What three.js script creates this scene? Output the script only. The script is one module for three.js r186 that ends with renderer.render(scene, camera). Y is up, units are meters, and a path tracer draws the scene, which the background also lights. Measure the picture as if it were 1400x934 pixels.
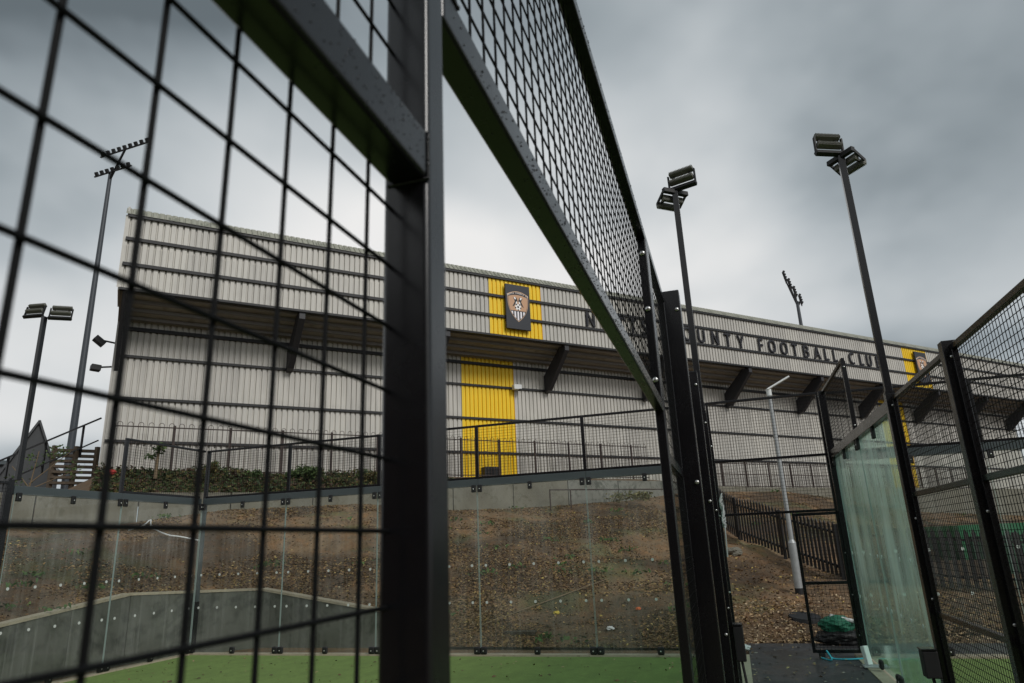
import * as THREE from 'three';
import { RoundedBoxGeometry } from 'three/addons/geometries/RoundedBoxGeometry.js';
import { TextGeometry } from 'three/addons/geometries/TextGeometry.js';
import { FontLoader } from 'three/addons/loaders/FontLoader.js';
import { mergeGeometries } from 'three/addons/utils/BufferGeometryUtils.js';

// ------------------------------------------------------------------ camera, sky, sun, exposure
const scene = new THREE.Scene();
const camera = new THREE.PerspectiveCamera(53.28, 1024 / 683, 0.02, 900);
camera.position.set(0, 1.74, 0);
camera.rotation.set(0.29153, 0.29212, -0.04254, 'YXZ');
camera.focus = 14;
camera.userData.fStop = 9;
scene.add(camera);

const renderer = new THREE.WebGLRenderer({ antialias: true });
renderer.toneMapping = THREE.LinearToneMapping;
renderer.toneMappingExposure = 1.2;
renderer.shadowMap.enabled = true;

function rng(seed) {
  let a = seed >>> 0;
  return () => { a = (a + 0x6D2B79F5) | 0; let t = Math.imul(a ^ (a >>> 15), 1 | a); t = (t + Math.imul(t ^ (t >>> 7), 61 | t)) ^ t; return ((t ^ (t >>> 14)) >>> 0) / 4294967296; };
}
function hash3(i, j, k) {
  let h = Math.imul(i, 374761393) ^ Math.imul(j, 668265263) ^ Math.imul(k, 1442695041);
  h = Math.imul(h ^ (h >>> 13), 1274126177); h ^= h >>> 16;
  return (h >>> 0) / 4294967296;
}
const fade = (t) => t * t * (3 - 2 * t), mix = (a, b, t) => a + (b - a) * t;
const clamp = (x, a, b) => Math.min(b, Math.max(a, x)), sstep = (a, b, x) => fade(clamp((x - a) / (b - a), 0, 1));
function noise3(x, y, z) {
  const i = Math.floor(x), j = Math.floor(y), k = Math.floor(z), u = fade(x - i), v = fade(y - j), w = fade(z - k);
  const c = (a, b, d) => hash3(i + a, j + b, k + d);
  return mix(mix(mix(c(0, 0, 0), c(1, 0, 0), u), mix(c(0, 1, 0), c(1, 1, 0), u), v), mix(mix(c(0, 0, 1), c(1, 0, 1), u), mix(c(0, 1, 1), c(1, 1, 1), u), v), w);
}
function fbm3(x, y, z, n = 5) { let s = 0, a = 0.5, t = 0; for (let o = 0; o < n; o++) { s += a * noise3(x, y, z); t += a; a *= 0.5; x = x * 2.03 + 7.1; y = y * 2.03 + 3.7; z = z * 2.03 + 1.3; } return s / t; }

// overcast sky: broken grey cloud, thinner and paler low down, dark masses higher up
{
  // heavier masses and thinner breaks of the cloud deck: direction, spread, how much thicker
  const MASSES = [[-0.69, 0.6, -0.4, 0.36, 0.8], [0.42, 0.56, -0.71, 0.34, 0.85], [0.28, 0.36, -0.89, 0.18, 0.45], [-0.25, 0.38, -0.87, 0.34, -0.5], [0.7, 0.55, 0.45, 0.35, 0.3], [-0.3, 0.4, 0.87, 0.4, -0.3], [-0.9, 0.4, 0.2, 0.3, -0.2]];
  const W = 1024, H = 512, d = new Float32Array(W * H * 4);
  for (let r = 0; r < H; r++) for (let c = 0; c < W; c++) {
    const el = ((r + 0.5) / H - 0.5) * Math.PI, az = ((c + 0.5) / W - 0.5) * 2 * Math.PI;
    const y = Math.sin(el), x = Math.cos(el) * Math.cos(az), z = Math.cos(el) * Math.sin(az);
    const k = 1 / (Math.max(y, 0) + 0.28);                       // cloud deck seen in perspective
    const px = x * k, pz = z * k;
    const big = fbm3(px * 1.15 + 5.2, 0.5, pz * 1.15 + 9.4, 4);
    const fine = fbm3(px * 3.1 + 1.7, 2.5, pz * 3.1 + 4.1, 5);
    let thick = sstep(0.30, 0.72, big * 0.72 + fine * 0.28);
    for (const [bx, by, bz, w, a] of MASSES) thick += a * Math.exp(-((x - bx) ** 2 + (y - by) ** 2 + (z - bz) ** 2) / (w * w)) * (0.6 + 0.8 * fine);
    thick = clamp(thick * 0.75 + sstep(0.3, 0.9, y) * 0.36, 0, 1);
    const l = mix(0.70, 0.135, thick) * (0.97 + 0.06 * fine);
    const o = (r * W + c) * 4, b = thick;
    d[o] = l * mix(1.0, 0.815, b); d[o + 1] = l * mix(0.995, 0.985, b); d[o + 2] = l * mix(0.985, 1.1, b); d[o + 3] = 1;
  }
  const sky = new THREE.DataTexture(d, W, H, THREE.RGBAFormat, THREE.FloatType);
  sky.mapping = THREE.EquirectangularReflectionMapping; sky.magFilter = THREE.LinearFilter; sky.needsUpdate = true;
  scene.background = sky; scene.environment = sky;
}
const sun = new THREE.DirectionalLight(new THREE.Color().setRGB(1, 0.97, 0.93), 1.5);
sun.position.set(42, 40, 12); sun.target.position.set(-3, 0, -16);
sun.castShadow = true; sun.shadow.radius = 36; sun.shadow.mapSize.set(2048, 2048);
Object.assign(sun.shadow.camera, { left: -60, right: 60, top: 60, bottom: -60, near: 1, far: 220 });
scene.add(sun, sun.target);

// ------------------------------------------------------------------ textures
function dataTex(w, h, fn, srgb, rx = 1, ry = 1) {
  const a = new Uint8Array(w * h * 4);
  for (let j = 0; j < h; j++) for (let i = 0; i < w; i++) { const c = fn(i / w, j / h); const o = (j * w + i) * 4; for (let k = 0; k < 3; k++) a[o + k] = clamp(Math.round(c[k] * 255), 0, 255); a[o + 3] = 255; }
  const t = new THREE.DataTexture(a, w, h); t.wrapS = t.wrapT = THREE.RepeatWrapping; t.magFilter = THREE.LinearFilter; t.minFilter = THREE.LinearMipmapLinearFilter;
  t.generateMipmaps = true; if (srgb) t.colorSpace = THREE.SRGBColorSpace; t.repeat.set(rx, ry); t.needsUpdate = true; return t;
}
// noise that tiles on [0,1): blend on a torus
function tile(u, v, f, s, n = 5) {
  const a = u * 2 * Math.PI, b = v * 2 * Math.PI, r = f / (2 * Math.PI);
  return 0.5 * (fbm3(Math.cos(a) * r + s, Math.sin(a) * r + s * 2, Math.cos(b) * r + s * 3, n) + fbm3(Math.cos(a) * r + 31 + s, Math.sin(b) * r + s, Math.cos(b) * r + Math.sin(a) * r, n));
}
const enc = (x) => Math.pow(clamp(x, 0, 1), 1 / 2.2);
const T = {
  soil: dataTex(512, 512, (u, v) => { const n = tile(u, v, 9, 1, 6), m = tile(u, v, 40, 4, 4), g = tile(u, v, 120, 9, 2); const k = 0.35 + 0.75 * n + 0.55 * (m - 0.5) + 0.5 * (g - 0.5); const w = sstep(0.5, 0.62, tile(u, v, 14, 12, 3)); return [enc(0.18 * k * mix(1, 1.15, w)), enc(0.115 * k), enc(0.06 * k * mix(1, 0.85, w))]; }, true),
  soilBump: dataTex(512, 512, (u, v) => { const n = 0.5 * tile(u, v, 24, 3, 5) + 0.5 * tile(u, v, 90, 8, 3); return [n, n, n]; }),
  concrete: dataTex(320, 320, (u, v) => { const n = tile(u, v, 6, 2, 6), m = tile(u, v, 60, 6, 3), s = tile(u, v * 0.999, 22, 7, 3); const k = 0.62 + 0.5 * n + 0.25 * (m - 0.5); const d = sstep(0.56, 0.7, s) * 0.25; return [enc(0.30 * k * (1 - d)), enc(0.285 * k * (1 - d)), enc(0.25 * k * (1 - d * 1.2))]; }, true),
  stain: dataTex(320, 320, (u, v) => { const s = tile(u, v * 1, 30, 15, 4), n = tile(u, v, 5, 12, 5); const k = 0.5 + 0.9 * n; const d = sstep(0.48, 0.66, s * 0.5 + n * 0.5); return [enc(mix(0.24, 0.10, d) * k), enc(mix(0.24, 0.105, d) * k), enc(mix(0.225, 0.095, d) * k)]; }, true),
  asphalt: dataTex(320, 320, (u, v) => { const n = tile(u, v, 5, 3, 4), g = tile(u, v, 150, 5, 2); const k = 0.028 * (0.6 + 0.7 * n + 1.1 * (g - 0.4)); return [enc(k), enc(k), enc(k * 1.08)]; }, true),
  asphaltRough: dataTex(256, 256, (u, v) => { const n = sstep(0.4, 0.62, tile(u, v, 5, 3, 4)), g = tile(u, v, 100, 5, 2); const k = 0.22 + 0.4 * n + 0.2 * g; return [k, k, k]; }),
  turf: dataTex(320, 320, (u, v) => { const n = tile(u, v, 5, 5, 4), g = tile(u, v, 150, 6, 2); const sand = sstep(0.52, 0.66, tile(u, v, 11, 15, 4)), k = 0.62 + 0.55 * n + 0.9 * (g - 0.5) + 0.12 * sand; return [enc(0.145 * k), enc(0.23 * k), enc(0.05 * k)]; }, true),
  clad: dataTex(512, 512, (u, v) => { const n = tile(u, v, 4, 8, 5), s = sstep(0.5, 0.72, fbm3(u * 90, v * 5, 6.6, 4)), g = sstep(0.5, 0.7, fbm3(u * 9, v * 6, 2.6, 5)); const k = (0.86 + 0.22 * n) * (1 - 0.16 * s) * (1 - 0.1 * g); return [enc(0.58 * k), enc(0.56 * k), enc(0.515 * k)]; }, true),
  yellow: dataTex(256, 256, (u, v) => { const n = tile(u, v, 4, 18, 5); const k = 0.85 + 0.25 * n; return [enc(0.9 * k), enc(0.61 * k), enc(0.006 * k)]; }, true),
  paintRough: dataTex(320, 320, (u, v) => { const n = tile(u, v, 8, 21, 5), g = tile(u, v, 120, 22, 2), k = 0.72 + 0.5 * (n - 0.5) + 0.35 * (g - 0.5); return [k, k, k]; }),
  galv: dataTex(256, 256, (u, v) => { const n = tile(u, v, 18, 25, 3), m = tile(u, v, 4, 26, 4), k = 0.75 + 0.35 * (n - 0.5) + 0.3 * (m - 0.5); return [enc(0.5 * k), enc(0.52 * k), enc(0.53 * k)]; }, true),
  wood: dataTex(256, 256, (u, v) => { const n = tile(u * 1, v, 3, 28, 4), g = noise3(u * 60 + n * 3, 0, 1); const k = 0.6 + 0.5 * n + 0.3 * g; return [enc(0.1 * k), enc(0.074 * k), enc(0.05 * k)]; }, true),
  // share of clear glass, runs of dried rain on the pane (u across the pane, v up)
  glassClean: dataTex(512, 512, (u, v) => { const run = fbm3(u * 46, v * 1.6, 3.3, 4), blot = fbm3(u * 5, v * 4, 8.1, 5), fine = fbm3(u * 130, v * 3, 5.5, 3); const k = 1.0 - 0.04 * sstep(0.5, 0.8, run) - 0.03 * sstep(0.45, 0.75, blot) - 0.012 * fine; return [k, k, k]; }),
  glassWet: dataTex(512, 512, (u, v) => { const run = fbm3(u * 22, v * 0.9, 23.3, 4), blot = fbm3(u * 3, v * 2.2, 28.1, 4), fine = fbm3(u * 90, v * 1.5, 25.5, 3); const len = 0.25 + 0.85 * fbm3(u * 14, 1.5, 41.2, 3), on = sstep(len + 0.12, len - 0.12, 1 - v); const k = 0.08 + on * 0.28 * sstep(0.36, 0.66, run * 0.5 + blot * 0.5) + 0.1 * sstep(0.5, 0.7, blot) + 0.08 * fine; return [k, k, k]; }),
  glassDirty: dataTex(512, 512, (u, v) => { const run = fbm3(u * 26, v * 1.1, 13.3, 4), blot = fbm3(u * 4, v * 3, 18.1, 5), fine = fbm3(u * 110, v * 2, 15.5, 3); const k = 0.97 - 0.2 * sstep(0.42, 0.68, run) * (0.3 + blot) - 0.06 * fine; return [k, k, k]; }),
};
const rep = (t, s) => { const c = t.clone(); c.repeat.set(s, s); c.needsUpdate = true; return c; };
const lin = (r, g, b) => new THREE.Color().setRGB(r, g, b);
const std = (o) => new THREE.MeshPhysicalMaterial(o);
const M = {
  steel: std({ color: lin(0.005, 0.0052, 0.0065), roughness: 0.34, roughnessMap: T.paintRough, specularIntensity: 0.8, clearcoat: 0.25, clearcoatRoughness: 0.22 }),
  steelGrey: std({ color: lin(0.055, 0.07, 0.075), roughness: 0.5, roughnessMap: T.paintRough, clearcoat: 0.4, clearcoatRoughness: 0.3 }),
  wire: std({ color: lin(0.003, 0.0032, 0.0036), roughness: 0.6, specularIntensity: 0.3 }),
  bolt: std({ color: lin(0.62, 0.62, 0.6), roughness: 0.3, metalness: 0.9 }),
  black: std({ color: lin(0.008, 0.008, 0.009), roughness: 0.6 }),
  soil: std({ map: rep(T.soil, 0.4), bumpMap: rep(T.soilBump, 0.4), bumpScale: 0.06, roughness: 0.95, color: lin(1, 1, 1) }),
  bank: std({ map: rep(T.soil, 0.4), bumpMap: rep(T.soilBump, 0.4), bumpScale: 0.06, roughness: 0.95, vertexColors: true }),
  concrete: std({ map: rep(T.concrete, 0.35), color: lin(0.66, 0.655, 0.59), roughness: 0.85 }),
  stained: std({ map: rep(T.stain, 0.3), color: lin(0.85, 0.85, 0.8), roughness: 0.85 }),
  lowWall: std({ map: rep(T.stain, 0.3), color: lin(0.42, 0.44, 0.4), roughness: 0.85 }),
  kerb: std({ map: rep(T.concrete, 0.8), color: lin(1.4, 1.28, 1.08), roughness: 0.8 }),
  asphalt: std({ map: rep(T.asphalt, 0.8), roughness: 1, roughnessMap: rep(T.asphaltRough, 0.35) }),
  turf: std({ map: rep(T.turf, 0.9), roughness: 0.95 }),
  clad: [0, 1, 2, 3].map((i) => std({ map: rep(T.clad, 0.17), color: lin(0.9 + 0.045 * i, 0.9 + 0.045 * i, 0.9 + 0.042 * i), roughness: 0.5 })),
  yellow: std({ map: rep(T.yellow, 0.3), roughness: 0.45 }),
  coping: std({ map: rep(T.stain, 0.5), color: lin(1.5, 1.5, 1.32), roughness: 0.7 }),
  darkRail: std({ color: lin(0.006, 0.0065, 0.008), roughness: 0.55 }),
  soffit: std({ map: rep(T.concrete, 0.2), color: lin(1.3, 1.28, 1.3), roughness: 0.85 }),
  purlin: std({ color: lin(0.2, 0.19, 0.18), roughness: 0.7 }),
  bracket: std({ color: lin(0.028, 0.028, 0.032), roughness: 0.55 }),
  letter: std({ color: lin(0.006, 0.0065, 0.011), roughness: 0.6 }),
  board: std({ color: lin(0.018, 0.02, 0.026), roughness: 0.55 }),
  glass: std({ color: lin(0.955, 0.968, 0.955), roughness: 0.03, specularIntensity: 0.35, transmission: 1, transmissionMap: T.glassClean, thickness: 0, ior: 1.5 }),
  glassGreen: std({ color: lin(0.78, 0.925, 0.88), roughness: 1, roughnessMap: T.glassWet, specularIntensity: 0.7, transmission: 1, transmissionMap: T.glassDirty, thickness: 0, ior: 1.5 }),
  glassEdge: std({ color: lin(0.27, 0.34, 0.32), roughness: 0.2 }),
  marker: std({ color: lin(0.55, 0.58, 0.56), roughness: 0.6 }),
  lampGrey: std({ color: lin(0.13, 0.13, 0.11), roughness: 0.5 }),
  lampLens: std({ color: lin(0.5, 0.53, 0.52), roughness: 0.15 }),
  galv: std({ map: T.galv, roughness: 0.45, metalness: 0.3 }),
  mast: std({ color: lin(0.05, 0.057, 0.066), roughness: 0.5, metalness: 0.2 }),
  wood: std({ map: rep(T.wood, 0.6), roughness: 0.8 }),
  brick: std({ map: rep(T.soil, 0.5), color: lin(1.1, 0.7, 0.6), roughness: 0.9 }),
  pane: std({ color: lin(0.02, 0.025, 0.03), roughness: 0.08 }),
  rust: std({ color: lin(0.045, 0.03, 0.026), roughness: 0.7 }),
  white: std({ color: lin(0.72, 0.74, 0.74), roughness: 0.5 }),
  bagGreen: std({ color: lin(0.012, 0.13, 0.075), roughness: 0.7 }),
  cyan: std({ color: lin(0.05, 0.42, 0.55), roughness: 0.6 }),
  darkBuilding: std({ color: lin(0.07, 0.075, 0.08), roughness: 0.7 }),
  greenPaint: std({ color: lin(0.015, 0.15, 0.06), roughness: 0.5 }),
  greenDark: std({ color: lin(0.012, 0.07, 0.035), roughness: 0.6 }),
  leaf: std({ color: lin(1, 1, 1), roughness: 0.8, side: THREE.DoubleSide, vertexColors: false }),
  bark: std({ color: lin(0.17, 0.125, 0.075), roughness: 0.9 }),
  drop: std({ color: lin(0.02, 0.021, 0.024), roughness: 0.08 }),
  red: std({ color: lin(0.5, 0.05, 0.04), roughness: 0.6 }),
  orange: std({ color: lin(0.6, 0.12, 0.02), roughness: 0.6 }),
  litterYellow: std({ color: lin(0.55, 0.42, 0.05), roughness: 0.6 }),
  plank: std({ map: rep(T.wood, 0.8), color: lin(0.45, 0.45, 0.45), roughness: 0.9 }),
  cable: std({ color: lin(0.35, 0.36, 0.36), roughness: 0.4 }),
};

// ------------------------------------------------------------------ building helpers
const V = (x, y, z) => new THREE.Vector3(x, y, z);
const used = {}, baseOf = new WeakMap();
function numbered(n) { used[n] = (used[n] ?? -1) + 1; return used[n] ? `${n}_${String(used[n]).padStart(3, '0')}` : n; }
function metreUV(g) {                                             // uv in metres by the way each face points
  if (g.index) g = g.toNonIndexed();
  const p = g.attributes.position, n = g.attributes.normal, uv = new Float32Array(p.count * 2);
  for (let i = 0; i < p.count; i++) {
    const ax = Math.abs(n.getX(i)), ay = Math.abs(n.getY(i)), az = Math.abs(n.getZ(i));
    const [a, b] = ay > ax && ay > az ? [p.getX(i), p.getZ(i)] : ax > az ? [p.getZ(i), p.getY(i)] : [p.getX(i), p.getY(i)];
    uv[2 * i] = a; uv[2 * i + 1] = b;
  }
  g.setAttribute('uv', new THREE.BufferAttribute(uv, 2)); return g;
}
function clean(g) { if (g.index) g = g.toNonIndexed(); for (const k of Object.keys(g.attributes)) if (!['position', 'normal', 'uv'].includes(k)) g.deleteAttribute(k); return g; }
function box(x0, x1, y0, y1, z0, z1) { const g = new THREE.BoxGeometry(x1 - x0, y1 - y0, z1 - z0); g.translate((x0 + x1) / 2, (y0 + y1) / 2, (z0 + z1) / 2); return metreUV(g); }
function rbox(x0, x1, y0, y1, z0, z1, r = 0.004, s = 2) { const g = new RoundedBoxGeometry(x1 - x0, y1 - y0, z1 - z0, s, r); g.translate((x0 + x1) / 2, (y0 + y1) / 2, (z0 + z1) / 2); return metreUV(clean(g)); }
const UPV = V(0, 1, 0);
function bar(a, b, w, h = w, r = 0) {                              // square bar from a to b
  const d = b.clone().sub(a), L = d.length(); d.normalize();
  const g = r ? clean(new RoundedBoxGeometry(w, h, L, 1, r)) : new THREE.BoxGeometry(w, h, L);
  const up = Math.abs(d.y) > 0.98 ? V(0, 0, 1) : UPV, m = new THREE.Matrix4().lookAt(b, a, up); m.setPosition(a.clone().add(b).multiplyScalar(0.5));
  g.applyMatrix4(m); return metreUV(g);
}
function rod(a, b, r0, r1 = r0, n = 10) { const L = a.distanceTo(b), g = new THREE.CylinderGeometry(r1, r0, L, n); g.applyQuaternion(new THREE.Quaternion().setFromUnitVectors(UPV, b.clone().sub(a).normalize())); g.translate((a.x + b.x) / 2, (a.y + b.y) / 2, (a.z + b.z) / 2); return metreUV(g); }
function path(pts, r, n = 40, s = 6) { return clean(new THREE.TubeGeometry(new THREE.CatmullRomCurve3(pts), n, r, s)); }
function merged(list) { return list.length === 1 ? list[0] : mergeGeometries(list.map(clean)); }
function thing(name, label, category, at = [0, 0, 0], turn = 0, group) {
  const o = new THREE.Group(); o.name = numbered(name); o.position.set(...at); o.rotation.y = turn;
  o.userData = { label, category }; if (group) o.userData.group = group;
  scene.add(o); baseOf.set(o, turn ? [0, 0, 0] : at); return o;
}
function part(name, geos, mat, parent, label) {                   // geometry given in world axes (in the thing's own axes if it is turned)
  let g = merged(Array.isArray(geos) ? geos : [geos]); const b = baseOf.get(parent);
  if (b[0] || b[1] || b[2]) g.translate(-b[0], -b[1], -b[2]);
  const m = new THREE.Mesh(g, mat); m.name = name; m.castShadow = m.receiveShadow = true; if (label) m.userData.label = label;
  parent.add(m); baseOf.set(m, b); return m;
}
function single(name, geos, mat, label, category, at, group) {     // a thing that is one mesh
  let g = merged(Array.isArray(geos) ? geos : [geos]); g.translate(-at[0], -at[1], -at[2]);
  const m = new THREE.Mesh(g, mat); m.name = numbered(name); m.position.set(...at); m.castShadow = m.receiveShadow = true;
  m.userData = { label, category }; if (group) m.userData.group = group; scene.add(m); return m;
}
function struct(name, geos, mat) { const m = new THREE.Mesh(merged(Array.isArray(geos) ? geos : [geos]), mat); m.name = name; m.castShadow = m.receiveShadow = true; m.userData = { kind: 'structure' }; scene.add(m); return m; }
function piece(name, geo, mat, parent, [x, y, z], scale, turn) {   // one of many alike pieces that share a geometry
  const b = baseOf.get(parent), m = new THREE.Mesh(geo, mat); m.name = name; m.position.set(x - b[0], y - b[1], z - b[2]); if (scale) m.scale.set(...scale); if (turn) m.rotation.y = turn;
  m.castShadow = m.receiveShadow = true; parent.add(m); return m;
}
const boltGeo = (() => { const g = new THREE.SphereGeometry(0.011, 10, 6); g.scale(1, 1, 0.6); return g; })();
const boltGeoX = boltGeo.clone().rotateY(Math.PI / 2);
// welded wire mesh in the plane across one axis; wires every 50 mm
function wireMesh(axis, at, a0, a1, y0, y1, r = 0.0018, pa = a0 + 0.05, py = y0 + 0.05) {
  const out = [], k = r * 2; const w = (u0, u1, v0, v1, off) => axis === 'x' ? box(at + off - r, at + off + r, v0, v1, u0, u1) : box(u0, u1, v0, v1, at + off - r, at + off + r);
  const lo = Math.min(a0, a1), hi = Math.max(a0, a1); let s = pa; while (s - 0.05 > lo) s -= 0.05;
  for (; s < hi; s += 0.05) out.push(w(s - r, s + r, y0, y1, 0));
  s = py; while (s - 0.05 > y0) s -= 0.05; for (; s < y1; s += 0.05) out.push(w(lo, hi, s - r, s + r, -k));
  return out;
}

// ------------------------------------------------------------------ the stand's own axes: +x along the wall, +z out of it towards the courts
const S0 = [-8.73, 0, -28.7], STURN = 46.5 * Math.PI / 180, US = V(Math.cos(STURN), 0, -Math.sin(STURN)), NS = V(Math.sin(STURN), 0, Math.cos(STURN));
const sw = (t, y, o) => V(S0[0] + US.x * t + NS.x * o, y, S0[2] + US.z * t + NS.z * o);
const lerpTab = (tab, t) => { if (t <= tab[0][0]) return tab[0][1]; for (let i = 1; i < tab.length; i++) if (t <= tab[i][0]) { const [a, b] = [tab[i - 1], tab[i]]; return mix(a[1], b[1], (t - a[0]) / (b[0] - a[0])); } return tab[tab.length - 1][1]; };

// ------------------------------------------------------------------ ground
{
  const g = new THREE.PlaneGeometry(700, 700, 1, 1); g.rotateX(-Math.PI / 2); g.translate(0, -0.06, -60); struct('ground', metreUV(g), M.soil);
}
struct('path', [box(0.0, 1.46, -0.05, 0.0, -13.1, 3), box(1.46, 16, -0.05, -0.001, -13.1, -11.84)], M.asphalt);
struct('court_surface', box(-10.15, -0.28, -0.05, 0.004, -11.6, 4), M.turf);
struct('court_surface_001', box(1.72, 11.6, -0.05, 0.004, -11.6, 4), M.turf);
struct('path_edging', [box(-0.29, -0.001, -0.05, 0.012, -11.85, 3)], M.kerb);
struct('path_edging_001', [box(1.461, 1.71, -0.05, 0.012, -11.6, 3)], M.kerb);
struct('court_kerb', [box(-10.3, -0.292, -0.05, 0.03, -11.78, -11.602)], M.kerb);
struct('court_kerb_001', [box(-10.32, -10.152, -0.05, 0.028, -11.6, 4)], M.kerb);
struct('court_kerb_002', [box(1.46, 11.7, -0.05, 0.03, -11.83, -11.602)], M.kerb);

// bank: ruled between its foot and the foot of the upper retaining wall
const B = [[-11.1, 3, 0.2, -31], [-11.1, -8.45, 0.82, -19], [-11.1, -10.9, 1.11, -15.5], [-9.75, -13.12, 1.03, -11], [-5.95, -13.12, 0.4, -6], [-5.6, -12.75, 0.0, -5.6], [-1, -12.7, -0.02, 1], [-0.3, -13.1, -0.03, 4], [1.0, -13.6, -0.03, 9], [3.5, -14.4, -0.03, 15], [9, -15.2, -0.03, 24], [16, -15.6, -0.03, 34], [30, -16, -0.03, 50]];
const TOPH = [[-31, 2.6], [-15, 2.72], [-12, 3.1], [-8, 3.25], [-5, 3.0], [-2, 3.05], [1, 3.2], [3, 3.3], [6, 3.62], [12, 3.66], [16, 3.3], [22, 2.6], [34, 2.2], [50, 2.0]];
const bankPoint = (u, v) => {                                     // u along (0..1), v from foot to top (0..1)
  const s = u * (B.length - 1), i = Math.min(B.length - 2, Math.floor(s)), f = s - i, a = B[i], b = B[i + 1];
  const t = mix(a[3], b[3], f), top = sw(t, lerpTab(TOPH, t), 4.0);
  const x = mix(mix(a[0], b[0], f), top.x, v), z = mix(mix(a[1], b[1], f), top.z, v);
  let y = mix(mix(a[2], b[2], f), top.y, Math.pow(v, 0.92));
  const e = Math.sin(Math.PI * clamp(v, 0, 1));
  y += Math.min(1, e * 2.2) * ((fbm3(x * 0.35, 1.1, z * 0.35, 3) - 0.5) * 0.5 + (fbm3(x * 1.7, 4.1, z * 1.7, 3) - 0.5) * 0.22);
  return V(x, y, z);
};
let bankMesh;
{
  const NU = 300, NV = 70, p = [], ix = [];
  for (let i = 0; i <= NU; i++) for (let j = 0; j <= NV; j++) { const q = bankPoint(i / NU, Math.pow(j / NV, 1.25)); p.push(q.x, q.y, q.z); }
  for (let i = 0; i < NU; i++) for (let j = 0; j < NV; j++) { const a = i * (NV + 1) + j, b = a + NV + 1; ix.push(a, b, a + 1, b, b + 1, a + 1); }
  const g = new THREE.BufferGeometry(); g.setAttribute('position', new THREE.Float32BufferAttribute(p, 3)); g.setIndex(ix); g.computeVertexNormals();
  const uv = [], vc = []; for (let i = 0; i < p.length; i += 3) { uv.push(p[i], p[i + 2]); const a = fbm3(p[i] * 0.55, 7.7, p[i + 2] * 0.55, 5), m = sstep(0.56, 0.68, fbm3(p[i] * 0.8, 17.7, p[i + 2] * 0.8, 5)), k = 0.55 + 0.95 * sstep(0.34, 0.66, a); vc.push(k * mix(1, 0.72, m), k * mix(1, 1.0, m), k * mix(1, 0.8, m)); }
  g.setAttribute('color', new THREE.Float32BufferAttribute(vc, 3)); g.setAttribute('uv', new THREE.Float32BufferAttribute(uv, 2));
  bankMesh = struct('bank', g, M.bank);
}
const caster = new THREE.Raycaster(); bankMesh.updateMatrixWorld(); bankMesh.material.side = THREE.DoubleSide;
const groundY = (x, z) => { caster.set(V(x, 30, z), V(0, -1, 0)); const h = caster.intersectObject(bankMesh)[0]; return h ? h.point.y : 0; };
// terrace between the upper retaining wall and the stand
{
  const p = [], ix = [], n = 184;
  for (let i = 0; i <= n; i++) { const t = mix(-32, 60, i / n), hi = lerpTab([[-17, 3.5], [-15.4, 4.42], [6, 4.42], [9, 4.05]], t); for (const [y, o] of [[hi - lerpTab([[-7, 0.85], [-3.5, 0.38]], t), 3.8], [hi, 1.4], [hi, -14]]) { const q = sw(t, y, o); p.push(q.x, q.y, q.z); } }
  for (let i = 0; i < n; i++) for (let j = 0; j < 2; j++) { const a = i * 3 + j, b = a + 3; ix.push(a, b, a + 1, b, b + 1, a + 1); }
  const g = new THREE.BufferGeometry(); g.setAttribute('position', new THREE.Float32BufferAttribute(p, 3)); g.setIndex(ix); g.computeVertexNormals(); struct('terrace', metreUV(g), M.soil);
}
// upper retaining wall, cast panel by panel
{
  const t0 = thing('retaining_wall', 'pale concrete retaining wall at the top of the bank below the stand', 'wall', S0, STURN);
  for (let k = 0, t = -24; t < 57; t += 2.4, k++) {
    const top = lerpTab([[-7, 3.6], [-3.5, 4.07], [4, 4.07], [9, 3.84]], t + 1.2);
    part('panel', rbox(t + 0.012, t + 2.388, 1.6, top, 3.78, 4.02 + (k % 3) * 0.004, 0.015, 1), k === 10 || k === 11 || k === 12 ? M.stained : M.concrete, t0, k === 11 ? 'damp stained concrete panel' : undefined);
  }
}
// low retaining wall round the far corner of the court
{
  const w = thing('low_retaining_wall', 'low grey concrete wall with pale top edge curving behind the court corner', 'wall', [-10.5, 0, -12]);
  const run = [[-11, 3, 0.15], [-11, -8.45, 0.86], [-11, -10.9, 1.14], [-9.7, -13, 1.06], [-6.9, -13, 0.6], [-5.9, -13, 0.42]];
  for (let i = 0; i < run.length - 1; i++) {
    const [a, b] = [run[i], run[i + 1]], n = Math.max(1, Math.round(Math.hypot(a[0] - b[0], a[1] - b[1]) / 1.4));
    for (let k = 0; k < n; k++) {
      const q = (f) => [mix(a[0], b[0], f), mix(a[1], b[1], f), mix(a[2], b[2], f)], s = q(k / n), e = q((k + 1) / n), d = V(e[0] - s[0], 0, e[1] - s[1]), L = d.length(); d.normalize();
      const out = V(d.z, 0, -d.x).multiplyScalar(-0.2), sh = new THREE.Shape([new THREE.Vector2(0.004, -0.1), new THREE.Vector2(L - 0.004, -0.1), new THREE.Vector2(L - 0.004, e[2]), new THREE.Vector2(0.004, s[2])]);
      const g = new THREE.ExtrudeGeometry(sh, { depth: 0.2, bevelEnabled: false }); g.applyMatrix4(new THREE.Matrix4().makeBasis(d, UPV, V(-d.z, 0, d.x))); g.translate(s[0], 0, s[1]); g.translate(d.z * 0.2, 0, -d.x * 0.2);
      part('panel', metreUV(clean(g)), M.lowWall, w);
      const cap = bar(V(s[0], s[2] + 0.02, s[1]).add(V(d.z * 0.1, 0, -d.x * 0.1)), V(e[0], e[2] + 0.02, e[1]).add(V(d.z * 0.1, 0, -d.x * 0.1)), 0.24, 0.045); part('coping', cap, M.kerb, w);
    }
  }
}

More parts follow.
